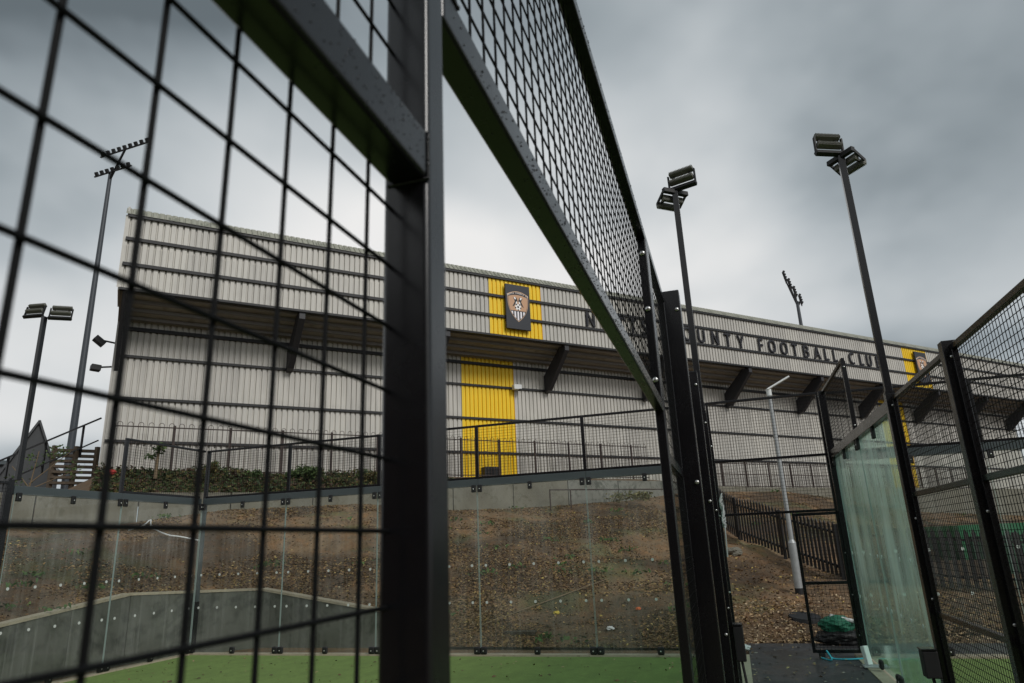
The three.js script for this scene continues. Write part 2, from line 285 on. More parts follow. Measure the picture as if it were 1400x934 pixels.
// ------------------------------------------------------------------ the stand
{
  const st = thing('football_stand', 'long football stand clad in pale ribbed metal with yellow bands and dark overhang', 'building', S0, STURN);
  const ribGeo = (w, y0, y1, o0, o1 = o0) => {                    // ribbed sheet, w wide, from (y0,o0) up to (y1,o1)
    const prof = []; for (let x = 0; x < w - 1e-6; x += 0.2) { prof.push([x, 0.055], [x + 0.13, 0.055], [x + 0.148, 0], [x + 0.182, 0]); } prof.push([w, 0.055]);
    const pos = []; for (let i = 0; i < prof.length - 1; i++) { const [a, d] = prof[i], [b, e] = prof[i + 1], q = (x, k, t) => [x, t ? y1 : y0, (t ? o1 : o0) + k]; pos.push(...q(a, d, 0), ...q(b, e, 0), ...q(b, e, 1), ...q(a, d, 0), ...q(b, e, 1), ...q(a, d, 1)); }
    const g = new THREE.BufferGeometry(); g.setAttribute('position', new THREE.Float32BufferAttribute(pos, 3)); g.computeVertexNormals(); return metreUV(g);
  };
  const r = rng(5), cache = {}, sheetGeo = (kind, w) => cache[kind + w] ??= kind === 'f' ? ribGeo(w, 10.28, 12.86, 2.0) : kind === 'w' ? ribGeo(w, 3.7, 9.82, 0.0) : ribGeo(w, 12.88, 13.26, 2.1, 1.72);
  const layout = (t0, t1, yellows) => {                            // sheets a metre wide, the yellow bands two sheets of their own
    const out = []; let t = t0;
    for (const y of [...yellows, 1e9]) { const end = Math.min(y, t1); while (t < end - 1e-6) { const w = Math.min(1, Math.round((end - t) / 0.2) * 0.2); if (w < 0.1) { t = end; break; } out.push([t, w, false]); t += w; } if (y < t1) { out.push([y, 1.2, true], [y + 1.2, 1.4, true]); t = y + 2.6; } }
    return out;
  };
  for (const [t, w, y] of layout(-15.7, 50.3, [-2.1, 27.3])) { piece('fascia_sheet', sheetGeo('f', w), y ? M.yellow : M.clad[Math.floor(r() * 4)], st, [t, 0, 0]); piece('eaves_sheet', sheetGeo('e', w), M.coping, st, [t, 0, 0]); }
  for (const [t, w, y] of layout(-15.52, 43.48, [-2.52, 27.0])) piece('wall_sheet', sheetGeo('w', w), y ? M.yellow : M.clad[Math.floor(r() * 4)], st, [t, 0, 0]);
  for (const y of [12.84, 12.0, 11.1]) part('fascia_rail', box(-15.62, 50.4, y - 0.05, y + 0.06, 2.0, 2.13), M.darkRail, st);
  part('fascia_drip', box(-15.62, 50.4, 10.22, 10.3, 1.9, 2.06), M.darkRail, st);
  for (const y of [8.52, 7.06, 5.6]) part('wall_rail', box(-15.52, 43.5, y - 0.045, y + 0.045, 0.0, 0.12), M.darkRail, st);
  part('wall_head', box(-15.52, 43.5, 9.44, 9.56, -0.02, 0.16), M.darkRail, st);
  { // sloping soffit with purlins
    const sl = (o) => mix(9.55, 10.24, o / 2); const g = new THREE.BufferGeometry(), q = [[-15.6, 0], [50.4, 0], [50.4, 1], [-15.6, 0], [50.4, 1], [-15.6, 1]];
    g.setAttribute('position', new THREE.Float32BufferAttribute(q.flatMap(([t, s]) => s ? [t, sl(1.95) + 0.2, 1.95] : [t, sl(0) + 0.2, 0]), 3)); g.computeVertexNormals(); part('soffit', metreUV(g), M.soffit, st);
    for (const o of [0.35, 0.8, 1.25, 1.68]) part('purlin', box(-15.5, 50.2, sl(o) + 0.09, sl(o) + 0.2, o - 0.06, o + 0.06), M.purlin, st);
  }
  for (let k = 0; k < 10; k++) {                                   // raking brackets
    const t = -9.78 + 5.78 * k, sh = new THREE.Shape(); [[0.1, 8.42], [0.42, 8.5], [1.98, 9.98], [1.98, 10.3], [1.7, 10.36], [0.1, 9.2]].forEach(([o, y], i) => i ? sh.lineTo(o, y) : sh.moveTo(o, y));
    const g = new THREE.ExtrudeGeometry(sh, { depth: 0.2, bevelEnabled: true, bevelSize: 0.015, bevelThickness: 0.015, bevelSegments: 1 }); g.rotateY(-Math.PI / 2); g.translate(t + 0.1, 0, 0); part('bracket', metreUV(clean(g)), M.bracket, st);
  }
  part('end_fascia', box(-15.66, -15.6, 10.22, 13.2, 0.2, 2.0), M.clad[1], st);
  part('end_wall', box(-15.6, -15.5, 3.7, 12.8, -16, -0.01), M.clad[0], st);
  part('end_bracket', (() => { const sh = new THREE.Shape(); [[0, 7.9], [0.3, 8.3], [1.98, 10.2], [0, 10.2]].forEach(([o, y], i) => i ? sh.lineTo(o, y) : sh.moveTo(o, y)); const g = new THREE.ExtrudeGeometry(sh, { depth: 0.12, bevelEnabled: false }); g.rotateY(-Math.PI / 2); g.translate(-15.4, 0, 0); return metreUV(clean(g)); })(), M.bracket, st);
  part('roof', (() => { const g = new THREE.BufferGeometry(); const q = [[-15.6, 13.2, 1.72], [50.4, 13.2, 1.72], [50.4, 12.2, -16], [-15.6, 13.2, 1.72], [50.4, 12.2, -16], [-15.6, 12.2, -16]]; g.setAttribute('position', new THREE.Float32BufferAttribute(q.flat(), 3)); g.computeVertexNormals(); return metreUV(g); })(), M.coping, st);
  part('back_of_fascia', box(-15.55, 50.3, 10.35, 12.8, 1.9, 1.96), M.clad[1], st);
  // fittings
  const cam = thing('wall_camera', 'small white camera box on the wall beside the wide yellow band', 'camera', sw(0.1, 8.55, 0.2).toArray(), STURN);
  part('housing', rbox(-0.2, 0.2, -0.13, 0.1, -0.05, 0.2, 0.03, 1), M.white, cam); part('lens', rbox(0.05, 0.17, -0.18, -0.1, 0.05, 0.25, 0.02, 1), M.black, cam);
  const vb = thing('vent_box', 'dark louvred box at the foot of the yellow wall band', 'vent', sw(-1.35, 4.42, 0.25).toArray(), STURN);
  part('case', rbox(-0.34, 0.34, 0, 0.55, -0.2, 0.2, 0.02, 1), M.board, vb); for (let k = 0; k < 5; k++) part('louvre', box(-0.29, 0.29, 0.07 + k * 0.09, 0.12 + k * 0.09, 0.2, 0.225), M.darkRail, vb);
  for (const [i, y] of [[0, 9.05], [1, 8.2]]) {
    const f = thing('wall_floodlight', i ? 'small lower floodlight on a bracket at the end of the stand' : 'small upper floodlight on a bracket at the end of the stand', 'floodlight', sw(-15.6, y, -0.3).toArray(), STURN);
    part('arm', bar(V(0, 0, 0), V(-0.35, 0.05 - i * 0.1, 0), 0.05), M.black, f); part('lamp_head', bar(V(-0.33, -0.1, 0), V(-0.62, 0.12 - i * 0.2, 0.06), 0.3, 0.2, 0.02), M.black, f);
  }
}
// lettering on the fascia, letter by letter
const font = await new FontLoader().loadAsync('fonts/droid/droid_sans_regular.typeface.json');
{
  const sign = thing('stand_lettering', 'black capital letters spelling the club name along the pale fascia', 'lettering', sw(0, 11.2, 2.1).toArray(), STURN);
  const cs = [['N', 3.09], ['O', 4.0], ['T', 4.85], ['T', 5.55], ['S', 6.3], ['C', 8.08], ['O', 9.0], ['U', 9.96], ['N', 10.9], ['T', 11.81], ['Y', 12.75], ['F', 14.27], ['O', 15.14], ['O', 16.09], ['T', 16.97], ['B', 17.9], ['A', 18.84], ['L', 19.67], ['L', 20.43], ['C', 21.95], ['L', 22.86], ['U', 23.59], ['B', 24.52]];
  for (const [c, t] of cs) {
    const g = new TextGeometry(c, { font, size: 0.68, depth: 0.05, curveSegments: 6, bevelEnabled: true, bevelSize: 0.018, bevelThickness: 0.012, bevelSegments: 1 }); g.computeBoundingBox(); const bb = g.boundingBox;
    g.translate(-(bb.min.x + bb.max.x) / 2, 0, 0); g.scale(0.92, 1, 1); g.translate(t, 0, 0); part('letter', clean(g), M.letter, sign);
  }
}
// crest boards
{
  const cv = document.createElement('canvas'); cv.width = 512; cv.height = 860; const x = cv.getContext('2d');
  x.fillStyle = '#23262e'; x.fillRect(0, 0, 512, 860);
  const shield = (k) => { x.beginPath(); x.moveTo(40 + k, 190 + k); x.quadraticCurveTo(256, 60 + k * 1.6, 472 - k, 190 + k); x.bezierCurveTo(486 - k, 420, 452 - k, 560, 256, 720 - k * 1.3); x.bezierCurveTo(60 + k, 560, 26 + k, 420, 40 + k, 190 + k); x.closePath(); };
  shield(0); x.fillStyle = '#d9b08c'; x.fill(); shield(10); x.fillStyle = '#1b1b22'; x.fill();
  x.save(); shield(18); x.clip();
  x.fillStyle = '#1b1b22'; x.fillRect(0, 0, 512, 860);
  x.fillStyle = '#c59a78'; x.beginPath(); x.moveTo(0, 260); x.quadraticCurveTo(256, 130, 512, 260); x.lineTo(512, 505); x.lineTo(0, 505); x.fill();
  x.fillStyle = '#f2eef2'; for (let i = 0; i < 7; i++) x.fillRect(48 + i * 62, 520, 34, 260);
  x.restore();
  x.fillStyle = '#efe6df'; x.font = 'bold 46px serif'; x.textAlign = 'center';
  const word = 'Notts County FC'; for (let i = 0; i < word.length; i++) { const a = (i - (word.length - 1) / 2) * 0.072; x.save(); x.translate(256 + Math.sin(a) * 420, 590 - Math.cos(a) * 420); x.rotate(a); x.fillText(word[i], 0, 0); x.restore(); }
  // two black and white birds either side of a football
  for (const s of [-1, 1]) { x.save(); x.translate(256, 0); x.scale(s, 1); x.fillStyle = '#16181f'; x.beginPath(); x.moveTo(6, 330); x.quadraticCurveTo(20, 235, 62, 240); x.lineTo(100, 262); x.quadraticCurveTo(74, 290, 70, 330); x.lineTo(120, 430); x.lineTo(96, 424); x.lineTo(40, 360); x.fill(); x.fillStyle = '#f4f2f0'; x.beginPath(); x.ellipse(62, 262, 18, 26, 0.5, 0, 7); x.fill(); x.beginPath(); x.ellipse(34, 350, 14, 30, -0.4, 0, 7); x.fill(); x.restore(); }
  x.fillStyle = '#f6f4f2'; x.beginPath(); x.arc(256, 430, 62, 0, 7); x.fill(); x.fillStyle = '#16181f'; x.beginPath(); for (let i = 0; i < 5; i++) { const a = -Math.PI / 2 + i * 1.2566; x.lineTo(256 + 24 * Math.cos(a), 430 + 24 * Math.sin(a)); } x.fill();
  for (let i = 0; i < 5; i++) { const a = -Math.PI / 2 + 0.628 + i * 1.2566; x.beginPath(); x.arc(256 + 56 * Math.cos(a), 430 + 56 * Math.sin(a), 15, 0, 7); x.fill(); }
  const tex = new THREE.CanvasTexture(cv); tex.colorSpace = THREE.SRGBColorSpace; const print = std({ map: tex, roughness: 0.45 });
  for (const [t, label] of [[-0.8, 'black crest board with striped shield on yellow band before the lettering'], [28.9, 'black crest board with striped shield on yellow band past the lettering']]) {
    const c = thing('crest_board', label, 'sign', sw(t, 10.56, 2.15).toArray(), STURN, 'crest boards on the stand');
    part('board', rbox(-0.6, 0.6, 0, 2.02, 0, 0.1, 0.01, 1), M.board, c);
    const g = new THREE.PlaneGeometry(1.19, 2.0); g.translate(0, 1.01, 0.104); const m = new THREE.Mesh(g, print); m.name = 'crest_print'; m.castShadow = m.receiveShadow = true; c.add(m);
  }
}

// ------------------------------------------------------------------ court enclosures
const XM = -0.2326, XF = -0.198, TOP0 = 2.925, TOP1 = 2.965;
function bolt(parent, x, y, z, axis = 'z') { piece('bolt', axis === 'z' ? boltGeo : boltGeoX, M.bolt, parent, [x, y, z]); }
// framed mesh panel in a plane across x, from z0 (far) to z1 (near)
function sidePanel(p, x0, x1, meshX, z0, z1, { y0 = 0.06, rails = [1.0, 2.02], mesh = true, w = 0.036, top = TOP1, lowest = true, wire = 0.0018 } = {}) {
  part('top_rail', rbox(x0, x1, top - 0.04, top, z0, z1), M.steel, p);
  if (lowest) part('bottom_rail', rbox(x0, x1, y0, y0 + 0.04, z0, z1), M.steel, p);
  for (const y of rails) part('rail', rbox(x0, x1, y, y + 0.043, z0 + w, z1 - w), M.steel, p);
  part('stile', rbox(x0, x1, y0 + 0.04, top - 0.04, z0, z0 + w), M.steel, p); part('stile', rbox(x0, x1, y0 + 0.04, top - 0.04, z1 - w, z1), M.steel, p);
  if (mesh) { const m = part('wire_mesh', wireMesh('x', meshX, z0, z1, y0, top - 0.01, wire), M.wire, p); m.userData.kind = 'stuff'; }
}
function glassPane(p, axis, at, a0, a1, y1, mat, { edges = true, clampTop = 2.79, inward = 1, dots = true } = {}) {
  const th = 0.012, lo = Math.min(a0, a1) + 0.008, hi = Math.max(a0, a1) - 0.008, y0 = 0.03;
  const g = axis === 'z' ? new THREE.BoxGeometry(hi - lo, y1 - y0, th) : new THREE.BoxGeometry(th, y1 - y0, hi - lo);
  g.translate(axis === 'z' ? (lo + hi) / 2 : at, (y0 + y1) / 2, axis === 'z' ? at : (lo + hi) / 2);
  const m = part('glass_pane', clean(g), mat, p);
  const put = (u0, u1, v0, v1, d0, d1, r) => axis === 'z' ? (r ? rbox(u0, u1, v0, v1, at + Math.min(d0, d1), at + Math.max(d0, d1), r, 1) : box(u0, u1, v0, v1, at + Math.min(d0, d1), at + Math.max(d0, d1))) : (r ? rbox(at + Math.min(d0, d1), at + Math.max(d0, d1), v0, v1, u0, u1, r, 1) : box(at + Math.min(d0, d1), at + Math.max(d0, d1), v0, v1, u0, u1));
  if (edges) for (const u of [lo, hi]) part('glass_edge', put(u - 0.003, u + 0.003, y0, y1 - 0.005, -0.0065, 0.0065), M.glassEdge, m);
  const k = inward, mid = (lo + hi) / 2;
  for (const [u, w] of [[lo + 0.05, 0.042], [hi - 0.05, 0.042], [mid, 0.038]]) {
    part('clamp', put(u - w, u + w, clampTop - 0.11, clampTop + 0.02, k * 0.0062, k * 0.045, 0.012), M.black, m);
    part('clamp', put(u - w * 1.4, u + w * 1.4, 0.031, 0.15, k * 0.0062, k * 0.06, 0.024), M.black, m);
    for (const y of [clampTop - 0.05, 0.085]) { const s = axis === 'z' ? [u, y, at + k * (y < 1 ? 0.062 : 0.047)] : [at + k * (y < 1 ? 0.062 : 0.047), y, u]; piece('bolt', axis === 'z' ? boltGeo : boltGeoX, M.bolt, m, s); }
  }
  if (dots) {
    const dg = new THREE.CylinderGeometry(0.023, 0.023, 0.003, 14); axis === 'z' ? dg.rotateX(Math.PI / 2) : dg.rotateZ(Math.PI / 2);
    for (const y of [0.84, 1.44]) for (let i = 0; i < 5; i++) { const u = mix(lo + 0.12, hi - 0.12, i / 4); piece('glass_marker', dg, M.marker, m, axis === 'z' ? [u, y, at + 0.0085 * k] : [at + 0.0085 * k, y, u]); }
  }
  return m;
}
const GX = [-10.2, -8.22, -6.24, -4.27, -2.3, -0.3];

// --- nearest panel: every wire of it stands clear
{
  const p = thing('mesh_fence_panel', 'black welded mesh court panel beside the open entrance, thick wires close up', 'fence', [-0.215, 0, -0.46]);
  part('post', rbox(-0.238, XF, 0, TOP1, -0.4815, -0.445, 0.005, 3), M.steel, p);
  part('post', rbox(XM, XF, 0, TOP1, 1.5, 1.535, 0.005, 2), M.steel, p);
  part('rail', rbox(XM, XF, 2.024, 2.067, -0.4445, 1.4995, 0.005, 3), M.steel, p);
  part('rail', rbox(XM, XF, 1.0, 1.043, -0.4445, 1.4995, 0.005, 3), M.steel, p);
  part('top_rail', rbox(XM, XF, TOP0, TOP1, -0.4445, 1.4995, 0.005, 3), M.steel, p);
  part('bottom_rail', rbox(XM, XF, 0.06, 0.1, -0.4445, 1.4995, 0.005, 3), M.steel, p);
  const vg = new THREE.CylinderGeometry(0.0016, 0.0016, 2.88, 10); vg.translate(0, 1.44, 0);
  const hg = new THREE.CylinderGeometry(0.0016, 0.0016, 1.98, 10); hg.rotateX(Math.PI / 2);
  weld(p, [V(XM, 2.024, -0.4445), V(XF, 2.024, -0.4445), V(XF, 2.067, -0.4445)]);
  for (let z = -0.4135; z < 1.49; z += 0.05) piece('upright_wire', vg, M.wire, p, [XM - 0.0016, 0.07, z]);
  for (let y = 0.1035; y < 2.93; y += 0.05) piece('cross_wire', hg, M.wire, p, [XM + 0.0016, y, 0.5365]);
}
function weld(p, pts, r = 0.0022) {                                 // run of small weld beads along a joint
  const out = [], q = rng(7); for (let i = 0; i < pts.length - 1; i++) { const [a, b] = [pts[i], pts[i + 1]], n = Math.max(2, Math.round(a.distanceTo(b) / (r * 1.1))); for (let k = 0; k < n; k++) { const g = new THREE.SphereGeometry(r * (0.85 + 0.35 * q()), 6, 5), c = a.clone().lerp(b, k / n); g.translate(c.x, c.y, c.z); out.push(g); } }
  part('weld', out, M.steel, p);
}
// --- mesh transom over the entrance
{
  const p = thing('entrance_transom', 'black framed mesh panel bridging over the open court entrance', 'fence', [-0.215, 2.215, -1.55]);
  part('header', rbox(XM, XF, 2.213, 2.255, -2.65, -0.4825, 0.005, 3), M.steel, p);
  part('top_rail', rbox(XM, XF, TOP0, TOP1, -2.65, -0.4825, 0.005, 3), M.steel, p);
  part('stile', rbox(XM, XF, 2.2555, TOP0 - 0.0005, -0.522, -0.4825, 0.005, 3), M.steel, p);
  part('stile', rbox(XM, XF, 2.2555, TOP0 - 0.0005, -2.65, -2.612, 0.005, 3), M.steel, p);
  const m = part('wire_mesh', wireMesh('x', XM + 0.004, -2.63, -0.5, 2.24, 2.94, 0.0014, -0.69, 2.367), M.wire, p); m.userData.kind = 'stuff';
  for (const y of [2.86, 2.62, 2.33]) bolt(p, -0.215, y, -2.607);
  weld(p, [V(XF, 2.2555, -0.4845), V(XF, 2.2555, -0.522)], 0.0026); weld(p, [V(XF, 2.2555, -2.612), V(XF, 2.2555, -2.65)], 0.0026);
}
// --- entrance side panel and the run of the near court's side wall
{
  const p = thing('court_side_wall', 'black steel side wall of the left court receding from the entrance to the corridor gate', 'fence', [-0.2, 0, -7]);
  part('post', rbox(XM, XF, 0, TOP1, -2.69, -2.652, 0.005, 2), M.steel, p);
  sidePanel(p, XM, XF, XF - 0.004, -3.48, -2.692, { wire: 0.001 });
  for (const [z, h] of [[-3.53, 3.0], [-5.45, 3.0], [-7.4, 3.0], [-9.43, 2.98]]) {
    part('post', rbox(-0.215, -0.12, 0, h, z - 0.047, z + 0.047, 0.006, 2), M.steel, p);
    for (const y of [2.89, 2.0, 1.08, 0.3]) bolt(p, -0.14, y, z + 0.05);
  }
  part('post', rbox(-0.29, -0.195, 0, 3.9, -11.7, -11.6, 0.006, 2), M.steel, p);
  sidePanel(p, XM, -0.2165, XM + 0.004, -5.4, -3.58); sidePanel(p, XM, -0.2165, XM + 0.004, -7.35, -5.5);
  part('beam', rbox(-0.26, -0.2165, 2.82, 2.95, -11.6, -7.45, 0.006, 1), M.steel, p);
  glassPane(p, 'x', -0.24, -11.58, -9.45, 2.82, M.glassGreen, { inward: -1 }); glassPane(p, 'x', -0.24, -9.43, -7.42, 2.82, M.glassGreen, { inward: -1 });
  part('top_rail', rbox(-0.26, -0.22, 3.86, 3.9, -11.6, -9.43), M.steel, p); part('stile', rbox(-0.26, -0.22, 2.951, 3.86, -9.47, -9.43), M.steel, p);
  part('wire_mesh', wireMesh('x', -0.255, -11.6, -9.45, 2.95, 3.88), M.wire, p).userData.kind = 'stuff';
}
// --- near court's back wall: glass below, mesh above
{
  const p = thing('court_back_wall', 'left court glass back wall topped by black framed mesh in front of the bank', 'fence', [-5.2, 0, -11.65]);
  for (let i = 0; i < 5; i++) {
    glassPane(p, 'z', -11.65, GX[i], GX[i + 1], 2.8, M.glass);
    part('beam', rbox(GX[i] + 0.002, GX[i + 1] - 0.002, 2.785, 2.915, -11.73, -11.66, 0.006, 1), M.steelGrey, p);
    part('bottom_rail', rbox(GX[i] + 0.03, GX[i + 1] - 0.03, 2.917, 2.957, -11.71, -11.675), M.steel, p);
    part('top_rail', rbox(GX[i] + 0.002, GX[i + 1] - 0.002, 3.85, 3.89, -11.71, -11.675), M.steel, p);
    part('wire_mesh', wireMesh('z', -11.672, GX[i], GX[i + 1], 2.95, 3.87), M.wire, p).userData.kind = 'stuff';
    if (i) part('stile', rbox(GX[i] - 0.028, GX[i] + 0.028, 2.917, 3.85, -11.715, -11.67), M.steel, p);
  }
  part('post', rbox(-10.24, -10.16, 0, 0.95, -11.76, -11.68), M.steel, p);
  part('corner_tube', rbox(-10.235, -10.165, 0.95, 2.785, -11.755, -11.685), M.steelGrey, p);
  part('stile', rbox(-10.23, -10.17, 2.785, 3.89, -11.76, -11.69), M.steel, p);
}
// --- near court's far side wall
{
  const p = thing('court_far_side_wall', 'far glass side wall of the left court beside the low concrete wall', 'fence', [-10.2, 0, -8]);
  for (const [a, b] of [[-11.64, -9.68], [-9.68, -7.72]]) {
    glassPane(p, 'x', -10.2, a, b, 2.8, M.glass); part('beam', rbox(-10.29, -10.21, 2.785, 2.915, a + 0.002, b - 0.002, 0.006, 1), M.steelGrey, p);
  }
  part('bottom_rail', rbox(-10.26, -10.22, 2.917, 2.957, -11.6, -9.7), M.steel, p); part('top_rail', rbox(-10.26, -10.22, 3.85, 3.89, -11.65, -9.64), M.steel, p);
  part('stile', rbox(-10.265, -10.215, 2.917, 3.85, -9.7, -9.64), M.steel, p);
  part('wire_mesh', wireMesh('x', -10.218, -11.62, -9.66, 2.95, 3.87), M.wire, p).userData.kind = 'stuff';
  for (const z of [-7.66, -5.7, -3.7]) part('post', rbox(-10.3, -10.21, 0, 3, z - 0.047, z + 0.047), M.steel, p);
  sidePanel(p, -10.21, -10.175, -10.178, -7.61, -5.75); sidePanel(p, -10.21, -10.175, -10.178, -5.65, -3.75);
}
// --- right court: side wall on the corridor, back wall
{
  const p = thing('right_court_side_wall', 'right court side wall of green tinted glass and black mesh along the corridor', 'fence', [1.6, 0, -7]);
  for (const z of [-9.43, -7.27, -5.35, -3.4, -1.4]) {
    if (z !== -9.43) part('post', rbox(1.555, 1.65, 0, 3.0, z - 0.047, z + 0.047, 0.006, 2), M.steel, p);
    if (z > -8) for (const y of [2.88, 2.0 - 0.17, 1.14, 0.3]) bolt(p, 1.6, y, z + 0.05);
  }
  part('post', rbox(1.555, 1.655, 0, 3.9, -11.72, -11.62, 0.006, 2), M.steel, p);
  for (const y of [3.82, 3.0, 1.44, 0.85, 0.3]) bolt(p, 1.552, y, -11.66, 'x');
  part('beam', rbox(1.57, 1.65, 2.83, 2.95, -11.619, -7.318, 0.006, 2), M.steel, p);
  glassPane(p, 'x', 1.63, -11.6, -9.44, 2.83, M.glassGreen, { inward: -1, clampTop: 2.82 }); glassPane(p, 'x', 1.63, -9.44, -7.3, 2.83, M.glassGreen, { inward: -1, clampTop: 2.82 });
  part('top_rail', rbox(1.6, 1.64, 3.86, 3.9, -11.619, -9.43), M.steel, p); part('stile', rbox(1.592, 1.648, 2.951, 3.86, -9.48, -9.43), M.steel, p);
  bolt(p, 1.62, 3.78, -9.425); bolt(p, 1.62, 3.02, -9.425);
  part('wire_mesh', wireMesh('x', 1.644, -11.62, -9.45, 2.95, 3.88), M.wire, p).userData.kind = 'stuff';
  for (const [a, b] of [[-7.222, -5.398], [-5.302, -3.448], [-3.352, -1.448]]) sidePanel(p, 1.6, 1.64, 1.642, a, b);
}
{
  const p = thing('right_court_back_wall', 'right court glass back wall with grey beam and mesh above', 'fence', [6.6, 0, -11.65]);
  for (let i = 0; i < 5; i++) {
    const a = 1.67 + i * 1.98, b = a + 1.98;
    glassPane(p, 'z', -11.65, a, b, 2.8, M.glass); part('beam', rbox(a + 0.002, b - 0.002, 2.785, 2.915, -11.73, -11.66, 0.006, 1), M.steelGrey, p);
    part('bottom_rail', rbox(a + 0.03, b - 0.03, 2.917, 2.957, -11.71, -11.675), M.steel, p); part('top_rail', rbox(a + 0.002, b - 0.002, 3.85, 3.89, -11.71, -11.675), M.steel, p);
    part('wire_mesh', wireMesh('z', -11.672, a, b, 2.95, 3.87), M.wire, p).userData.kind = 'stuff';
    if (i) part('stile', rbox(a - 0.028, a + 0.028, 2.917, 3.85, -11.715, -11.67), M.steel, p);
  }
  part('post', rbox(11.55, 11.65, 0, 3.9, -11.76, -11.67), M.steel, p);
}
// --- gate across the corridor
{
  const p = thing('corridor_gate_frame', 'tall black mesh frame across the corridor between the two courts', 'gate', [0.7, 0, -11.68]);
  const z0 = -11.7, z1 = -11.66;
  for (const y of [3.86, 2.89, 2.05]) part('rail', rbox(-0.19, 1.55, y, y + 0.04, z0, z1), M.steel, p);
  for (const x of [-0.19, 1.513]) part('stile', rbox(x, x + 0.037, x < 0 ? 0.02 : 2.0, 3.86, z0 - 0.001, z1 + 0.001), M.steel, p);
  part('wire_mesh', wireMesh('z', -11.68, -0.18, 1.54, 2.08, 3.87), M.wire, p).userData.kind = 'stuff';
  const l = thing('gate_leaf', 'narrow black mesh gate leaf closed beside the green glass', 'gate', [1.2, 0, -11.68]);
  for (const y of [0.06, 1.0, 2.0]) part('rail', rbox(0.935, 1.51, y, y + 0.045, z0, z1), M.steel, l);
  for (const x of [0.89, 1.511]) part('stile', rbox(x, x + 0.045, 0.06, 2.045, z0 - 0.001, z1 + 0.001), M.steel, l);
  part('wire_mesh', wireMesh('z', -11.68, 0.9, 1.54, 0.08, 2.04), M.wire, l).userData.kind = 'stuff';
  part('drop_bolt', rbox(0.97, 1.05, 0.004, 0.06, -11.72, -11.64), M.black, l);
}
// --- boxes on the posts
for (const [x0, x1, y0, y1, z, label] of [[-0.119, -0.03, 0.62, 0.93, -7.3, 'black cable box low on a post of the left court wall'], [1.43, 1.554, 0.5, 0.72, -7.27, 'black cable box low on the post beside the green glass']]) {
  const b = thing('cable_box', label, 'box', [(x0 + x1) / 2, y0, z]); part('case', rbox(x0, x1, y0, y1, z - 0.07, z + 0.07, 0.012, 2), M.black, b); part('lid', rbox(x0 - 0.005, x1 - 0.002, y1 + 0.001, y1 + 0.018, z - 0.078, z + 0.078, 0.006, 1), M.steel, b);
  part('conduit', path([V((x0 + x1) / 2, y0, z), V((x0 + x1) / 2 + 0.02, y0 - 0.25, z + 0.02), V((x0 + x1) / 2, 0.0, z)], 0.014, 12), M.black, b);
}
{ // coil of loose cable on the gate post
  const pts = []; for (let i = 0; i < 46; i++) { const a = i * 0.55, r = 0.13 + 0.05 * Math.sin(i * 1.7); pts.push(V(-0.1 + 0.02 * Math.sin(i * 2.3), 2.13 + Math.cos(a) * r * 0.9 - i * 0.004, -9.3 + Math.sin(a) * r)); }
  pts.push(V(-0.1, 1.8, -9.3), V(-0.11, 1.5, -9.28));
  single('cable_coil', path(pts, 0.009, 260, 5), M.cable, 'loose grey cable looped on the last dark post of the left court', 'cable', [-0.1, 2.0, -9.3]);
}

// ------------------------------------------------------------------ court floodlights
function fixture(parent, at, yaw, pitch, shift = 0) {
  const m = new THREE.Matrix4().makeTranslation(...at).multiply(new THREE.Matrix4().makeRotationFromEuler(new THREE.Euler(pitch, yaw, 0, 'YXZ'))).multiply(new THREE.Matrix4().makeTranslation(shift, 0, 0)).multiply(new THREE.Matrix4().makeScale(0.7, 0.7, 0.7));
  const put = (name, g, mat, p) => part(name, merged(Array.isArray(g) ? g : [g]).applyMatrix4(m), mat, p);
  const b = put('lamp_bracket', rbox(-0.24, 0.24, -0.045, 0.03, -0.04, 0.04, 0.008, 1), M.black, parent);
  for (const s of [-1, 1]) put('arm', bar(V(0.225 * s, 0, 0), V(0.225 * s, 0.22, 0.13), 0.022, 0.045), M.black, b);
  for (const k of [0, 1]) {
    const h = put('lamp_module', rbox(-0.205, 0.205, 0.06 + k * 0.15, 0.135 + k * 0.15, 0.03 + k * 0.05, 0.12 + k * 0.05, 0.012, 1), M.lampGrey, parent);
    const fins = []; for (let i = -8; i <= 8; i++) fins.push(box(i * 0.024 - 0.004, i * 0.024 + 0.004, 0.065 + k * 0.15, 0.13 + k * 0.15, 0.118 + k * 0.05, 0.132 + k * 0.05)); put('cooling_fins', fins, M.lampGrey, h);
    put('lens', box(-0.19, 0.19, 0.07 + k * 0.15, 0.125 + k * 0.15, 0.024 + k * 0.05, 0.0295 + k * 0.05), M.lampLens, h);
  }
  for (const s of [-0.7, 0.7]) put('spacer', box(0.2 * s - 0.015, 0.2 * s + 0.015, 0.136, 0.209, 0.07, 0.11), M.black, b);
}
function courtLight(x, z, y0, label, a, b) {
  const p = thing('court_floodlight', label, 'floodlight', [x, y0, z], 0, 'court floodlights');
  part('pole', rbox(x - 0.033, x + 0.033, y0, 5.62, z - 0.033, z + 0.033, 0.006, 1), M.steel, p);
  part('foot_plate', box(x - 0.043, x + 0.043, y0 + 0.002, y0 + 0.02, z - 0.045, z + 0.045), M.steel, p);
  fixture(p, [x, 5.65, z], ...a); fixture(p, [x, 5.61, z], ...b);
}
courtLight(-0.165, -7.4, 3.0, 'twin headed court floodlight on the left court post before the lettering', [-0.32, -0.5, 0.1], [0.7 + Math.PI, 1.65, 0.0]);
courtLight(1.6, -7.27, 3.0, 'twin headed court floodlight on the post beside the green glass', [0.44, -0.5, -0.12], [-0.89 + Math.PI, 1.65, 0.0]);
courtLight(-10.26, -7.78, 3.0, 'twin headed court floodlight at the far side of the left court', [0.2, -0.75, -0.2], [0.6, -0.75, 0.22]);

